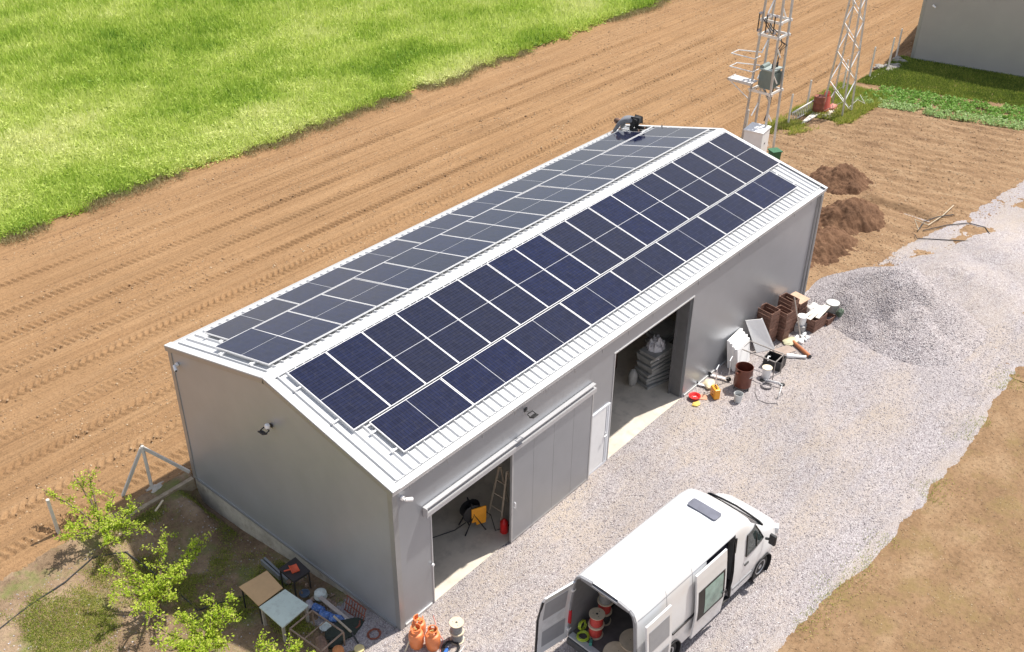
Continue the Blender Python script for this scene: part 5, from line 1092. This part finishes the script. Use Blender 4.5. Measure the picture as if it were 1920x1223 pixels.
for r in range(6):
    for s in np.arange(0, 12, .36):
        y = 7.3 - s * .965; x = 40.4 + .58 * r + s * .26; 
        if rng.random() < .08: continue
        R_ = .2 + .12 * rng.random(); n_ = 95; a = nr.random(n_) * 6.3; rr = np.sqrt(nr.random(n_)) * R_
        X.append(x + nr.normal(0, .05) + rr * np.cos(a)); Y.append(y + nr.normal(0, .04) + rr * np.sin(a)); Z.append(.04 + (1 - rr / R_) * .26 * nr.random(n_) + .05 * nr.random(n_)); T_.append(.3 + .3 * nr.random(n_) + (.3 if r < 2 else 0))
X, Y, Z, T_ = map(np.concatenate, (X, Y, Z, T_))
o = leaves('vegetable_rows', np.stack([X, Y, Z], 1), .12, .07, T_, m_pot, -1); o['kind'] = 'stuff'; tag(o, 'rows of low leafy vegetable plants beyond the dug garden', 'vegetables')
# ----------------------------------------------------------------- fruit trees
m_leaf = leafmat('fruit_leaves', [(0., (.20, .33, .02)), (.5, (.48, .62, .05)), (1., (.76, .80, .18))], .55)
m_bark = mat('fruit_bark', (.16, .11, .08), .95, 0, .35, 14, .6)
def tree(base, limbs, label, seed, dens=1.):
    rg = random.Random(seed); bx, by, bz = base
    t = thing('fruit_tree', label, 'tree', base, 0, 'young fruit trees in the orchard'); b = MB(); fork = Vector((rg.uniform(-.08, .08), rg.uniform(-.08, .08), .55))
    b.tube([(0, 0, -.15), (.01, .01, .2), fork], [.07, .055, .05], 8); b.build('trunk', m_bark, t, smooth=True)
    P = []; b = MB()
    for (x, y, z) in limbs:
        tip = Vector((x - bx, y - by, z - bz)); mid = fork.lerp(tip, .5) + Vector((rg.uniform(-.1, .1), rg.uniform(-.1, .1), rg.uniform(-.12, .05)))
        path = []
        for k in range(9): s = k / 8; path.append(fork * (1 - s) ** 2 + mid * 2 * s * (1 - s) + tip * s * s + Vector((rg.uniform(-.02, .02),) * 3))
        b.tube(path, [.034 * (1 - .8 * k / 8) + .004 for k in range(9)], 6)
        for k in range(2, 9):
            c = path[k]; n_ = int(30 * dens * rg.choice((.3, .8, 1.2))); 
            for _ in range(n_): o_ = Vector((rg.gauss(0, .05), rg.gauss(0, .05), rg.gauss(.01, .05))); P.append(c.lerp(path[k - 1], rg.random()) + o_)
            if k < 8 and rg.random() < .8:
                e = c + Vector((rg.uniform(-.3, .3), rg.uniform(-.3, .3), rg.uniform(-.02, .3))); b.tube([c, c.lerp(e, .5) + Vector((0, 0, .02)), e], [.012, .008, .004], 5)
                for q in range(5):
                    for _ in range(int(9 * dens)): P.append(c.lerp(e, (q + 1) / 5) + Vector((rg.gauss(0, .045), rg.gauss(0, .045), rg.gauss(.01, .04))))
    b.build('branch', m_bark, t, smooth=True)
    P = np.array([tuple(p) for p in P]); n = len(P)
    o = leaves('leaves', P, .055 + .03 * nr.random(n), .03 + .015 * nr.random(n), .48 + .28 * nr.normal(size=n), m_leaf, -1, t); return t
tree((-2.93, 7.88, zo(-2.93, 7.88)), [(-3.4, 9.7, 1.0), (-2.62, 9.5, 1.15), (-2.3, 9.35, 1.15), (-2.2, 8.3, .9), (-4.0, 8.05, .75), (-3.6, 8.3, .7), (-2.45, 7.1, .8), (-1.9, 7.6, .75), (-2.24, 6.6, .7), (-3.1, 7.2, .55)], 'fruit tree farthest back, growing beside the lone concrete post', 5)
tree((-3.1, 5.35, zo(-3.1, 5.35)), [(-3.87, 6.33, .8), (-3.34, 6.3, .8), (-2.15, 6.2, .95), (-1.87, 5.15, 1.), (-1.65, 4.9, 1.2), (-2.3, 5.0, .7), (-3.2, 4.2, .75), (-4.1, 4.5, .75), (-4.05, 4.0, .7), (-3.6, 4.9, .7), (-2.6, 4.6, .8), (-4.1, 5.4, .7)], 'middle fruit tree of the three, with the widest crown', 6)
tree((-3.35, 2.9, zo(-3.35, 2.9)), [(-4.04, 3.67, .9), (-3.54, 3.6, .95), (-2.65, 3.35, 1.), (-2.36, 3.05, 1.15), (-2.66, 2.55, 1.), (-3.1, 2.1, .9), (-4.3, 3.1, .85), (-3.8, 2.4, .8), (-3.0, 3.0, .9), (-3.9, 2.9, .8)], 'fruit tree nearest the tables at the bottom edge', 7)
tree((-2.9, .75, zo(-2.9, .75)), [(-2.7, 1.76, .6), (-2.45, 1.5, .7), (-2.13, 1.05, .65), (-3.4, 1.5, .7), (-3.6, .6, .8), (-2.4, .2, .8), (-3.0, -.1, .8)], 'small fruit tree barely showing at the bottom edge below the tables', 8)
# ----------------------------------------------------------------- stones and straw on soil
def stones(name, label, n, fx, zf, smin, smax, m):
    X, Y = fx(n); n = len(X); Z = zf(X, Y); r = nr.uniform(smin, smax, n)
    base = np.array([(1, 0, 0), (0, 1, 0), (-1, 0, 0), (0, -1, 0), (0, 0, .8), (0, 0, -.5)]); jit = 1 + .35 * nr.normal(size=(n, 6, 1))
    co = (base[None] * jit * r[:, None, None] + np.stack([X, Y, Z], 1)[:, None]).reshape(-1, 3)
    f = np.array([(0, 1, 4), (1, 2, 4), (2, 3, 4), (3, 0, 4), (1, 0, 5), (2, 1, 5), (3, 2, 5), (0, 3, 5)])
    q = (np.arange(n)[:, None, None] * 6 + f[None]).reshape(-1, 3); o = npmesh(name, co, q, m, False, np.repeat(nr.random(n), 6)); o['kind'] = 'stuff'; return tag(o, label, 'stones' if 'clod' not in name else 'clods')
m_clod = leafmat('clod', [(0., (.24, .155, .09)), (.6, (.33, .22, .13)), (1., (.52, .40, .27))], 0., .95)
stones('soil_clods', 'small clods scattered over the ploughed field', 26000, lambda n: (lambda X, Y: (X[fbm(X * .3, Y * 1.4, 3) > -.1], Y[fbm(X * .3, Y * 1.4, 3) > -.1]))(nr.uniform(-8, 60, n) ** 1.0, nr.uniform(8.6, 25, n)), z_plow, .012, .045, m_clod)
stones('garden_clods', 'crumbly clods over the dug garden soil', 9000, lambda n: (nr.uniform(21.5, 42, n), nr.uniform(-3, 8.2, n)), z_gard, .015, .045, m_clod)
m_stone = leafmat('gravel_stones', [(0., (.24, .21, .215)), (.4, (.37, .335, .34)), (.8, (.46, .425, .43)), (1., (.66, .63, .63))], 0., .9)
stones('gravel_stones', 'loose stones lying over the gravel yard', 90000, lambda n: (lambda X, Y: (X[Y > np.interp(X, LOWX, LOWY) + .1], Y[Y > np.interp(X, LOWX, LOWY) + .1]))(-4 + 30 * nr.random(n) ** 1.3, nr.uniform(-9, .0, n)), z_grav, .010, .026, m_stone)
stones('pile_stones', 'coarse stones covering the dark gravel heap', 8000, lambda n: (nr.uniform(18.5, 24, n), nr.uniform(-6.4, .2, n)), hpA, .012, .028, m_stone)
stones('verge_clods', 'clods and bits scattered over the bare verge', 16000, lambda n: (lambda X, Y: (X[Y < np.interp(X, LOWX, LOWY) - .1], Y[Y < np.interp(X, LOWX, LOWY) - .1]))(nr.uniform(4, 26, n), nr.uniform(-13, -6.5, n)), z_dirt, .006, .022, m_clod)
stones('orchard_stones', 'small pale stones on the orchard soil', 2500, lambda n: (nr.uniform(-7, -.1, n), nr.uniform(.3, 8, n)), z_orch, .008, .025, m_stone)
# ----------------------------------------------------------------- worker on the roof
def skinned(name, joints, edges, m, parent, root=0, sub=2):
    me = bpy.data.meshes.new(name); me.from_pydata([j[0] for j in joints], edges, []); me.materials.append(m)
    o = bpy.data.objects.new(name, me); C.objects.link(o); sk_ = o.modifiers.new('skin', 'SKIN'); sv = me.skin_vertices[0].data
    for i, j in enumerate(joints): sv[i].radius = (j[1], j[1] if len(j) < 3 else j[2]); sv[i].use_root = (i == root)
    s2 = o.modifiers.new('sub', 'SUBSURF'); s2.levels = sub; s2.render_levels = sub
    dg = bpy.context.evaluated_depsgraph_get(); nm = bpy.data.meshes.new_from_object(o.evaluated_get(dg)); o.modifiers.clear(); o.data = nm
    nm.materials.clear(); nm.materials.append(m); nm.polygons.foreach_set('use_smooth', [True] * len(nm.polygons)); o.parent = parent; return o
# roof height under the worker
def zr(y): return HR - abs(y - Wd / 2) * (HR - HE) / sl_half + .02
wx_, wy_ = 19.72, 7.5
pp = thing('person', 'person in grey jacket and black trousers kneeling on roof edge, head down', 'person', (wx_, wy_, zr(wy_)))
def L_(x, y, z): return (x - wx_, y - wy_, z - zr(wy_))
pel = L_(19.78, 7.42, 4.98); spn = L_(19.72, 7.62, 5.0); chs = L_(19.62, 7.86, 4.92); nek = L_(19.57, 8.0, 4.93); hd = L_(19.53, 8.13, 4.86); hd2 = L_(19.50, 8.22, 4.79)
J = [(pel, .15, .13), (spn, .14, .12), (chs, .155, .12), (nek, .06), (hd, .095), (hd2, .085),
     (L_(19.9, 7.42, 5.0), .1), (L_(19.93, 7.52, 4.66), .065), (L_(19.96, 7.12, 4.72), .045), (L_(19.97, 7.02, 4.78), .04),
     (L_(19.66, 7.40, 5.0), .1), (L_(19.62, 7.56, 4.66), .065), (L_(19.60, 7.14, 4.72), .045), (L_(19.60, 7.04, 4.78), .04),
     (L_(19.79, 7.93, 4.93), .062), (L_(19.85, 8.02, 4.68), .045), (L_(19.78, 8.1, 4.5), .03),
     (L_(19.45, 7.90, 4.93), .062), (L_(19.36, 8.0, 4.70), .045), (L_(19.32, 8.1, 4.5), .03)]
E_ = [(0, 1), (1, 2), (2, 3), (3, 4), (4, 5), (0, 6), (6, 7), (7, 8), (8, 9), (0, 10), (10, 11), (11, 12), (12, 13), (2, 14), (14, 15), (15, 16), (2, 17), (17, 18), (18, 19)]
for hnd in (16, 19):
    h = Vector(J[hnd][0]); pa = len(J); J.append((tuple(h + Vector((0, .05, -.02))), .026)); E_.append((hnd, pa))
    for f in range(5):
        a = (f - 2) * .018; ln_ = (.045, .07, .078, .07, .055)[f]; st_ = h + Vector((a * 1.2, .07 if f else .03, -.025)); i0 = len(J)
        J.append((tuple(st_), .0095)); J.append((tuple(st_ + Vector((a * .6, ln_, -.02))), .008)); E_ += [(pa, i0), (i0, i0 + 1)]
m_skin = mat('skin', (.42, .24, .17), .55, 0, .05)
skinned('body', J, E_, m_skin, pp)
def cloth_part(name, ids, ed, m, grow):
    mp_ = {i: k for k, i in enumerate(ids)}; jj = [(J[i][0], J[i][1] + grow, (J[i][2] if len(J[i]) > 2 else J[i][1]) + grow) for i in ids]; return skinned(name, jj, [(mp_[a], mp_[c]) for a, c in ed], m, pp)
cloth_part('trousers', [0, 6, 7, 8, 10, 11, 12], [(0, 6), (6, 7), (7, 8), (0, 10), (10, 11), (11, 12)], mat('black_trousers', (.015, .016, .018), .8, 0, .2), .024)
cloth_part('jacket', [0, 1, 2, 14, 15, 17, 18, 3, 16, 19], [(0, 1), (1, 2), (2, 14), (14, 15), (15, 16), (2, 17), (17, 18), (18, 19), (2, 3)], mat('grey_jacket', (.17, .18, .20), .8, 0, .15), .034)
for a in (8, 12): cloth_part('shoe', [a, a + 1], [(a, a + 1)], mat('shoe_black', (.02, .02, .02), .6), .012)
b = MB(); b.blob((hd[0], hd[1] + .0, hd[2] + .02), (.115, .12, .105), 3, .04, 10); b.build('cap', mat('brown_cap', (.12, .07, .05), .8), pp, smooth=True)
b = MB(); b.blob((chs[0] + .0, chs[1] - .02, chs[2] + .075), (.13, .09, .07), 3, .05, 10); b.build('hood', mat('red_hood', (.55, .09, .07), .8), pp, smooth=True)
# face on the turned-down head
f0 = Vector(hd2) + Vector((-.0, .06, -.03))
b = MB(); b.blob(f0 + Vector((0, .02, 0)), (.016, .022, .02), 1, 0, 6); b.build('nose', m_skin, pp, smooth=True)
for s in (-1, 1):
    b = MB(); b.blob(f0 + Vector((s * .032, .0, .03)), (.011, .009, .009), 1, 0, 5); b.build('eye', m_dark, pp, smooth=True)
    b = MB(); b.blob(Vector(hd) + Vector((s * .095, .03, -.01)), (.012, .02, .03), 1, .1, 5); b.build('ear', m_skin, pp, smooth=True)
b = MB(); b.blob(f0 + Vector((0, .005, -.035)), (.025, .008, .007), 1, 0, 5); b.build('mouth', mat('lips', (.35, .12, .1), .5), pp, smooth=True)
b = MB(); b.cbox((0, 0, .03), (.16, .05, .05)); b.cbox((.06, 0, .07), (.04, .04, .08)); one('power_drill', 'small dark tool lying on the roof near the worker', 'tool', b, m_dark, (20.1, 6.5, zr(6.5) + .0), .5)
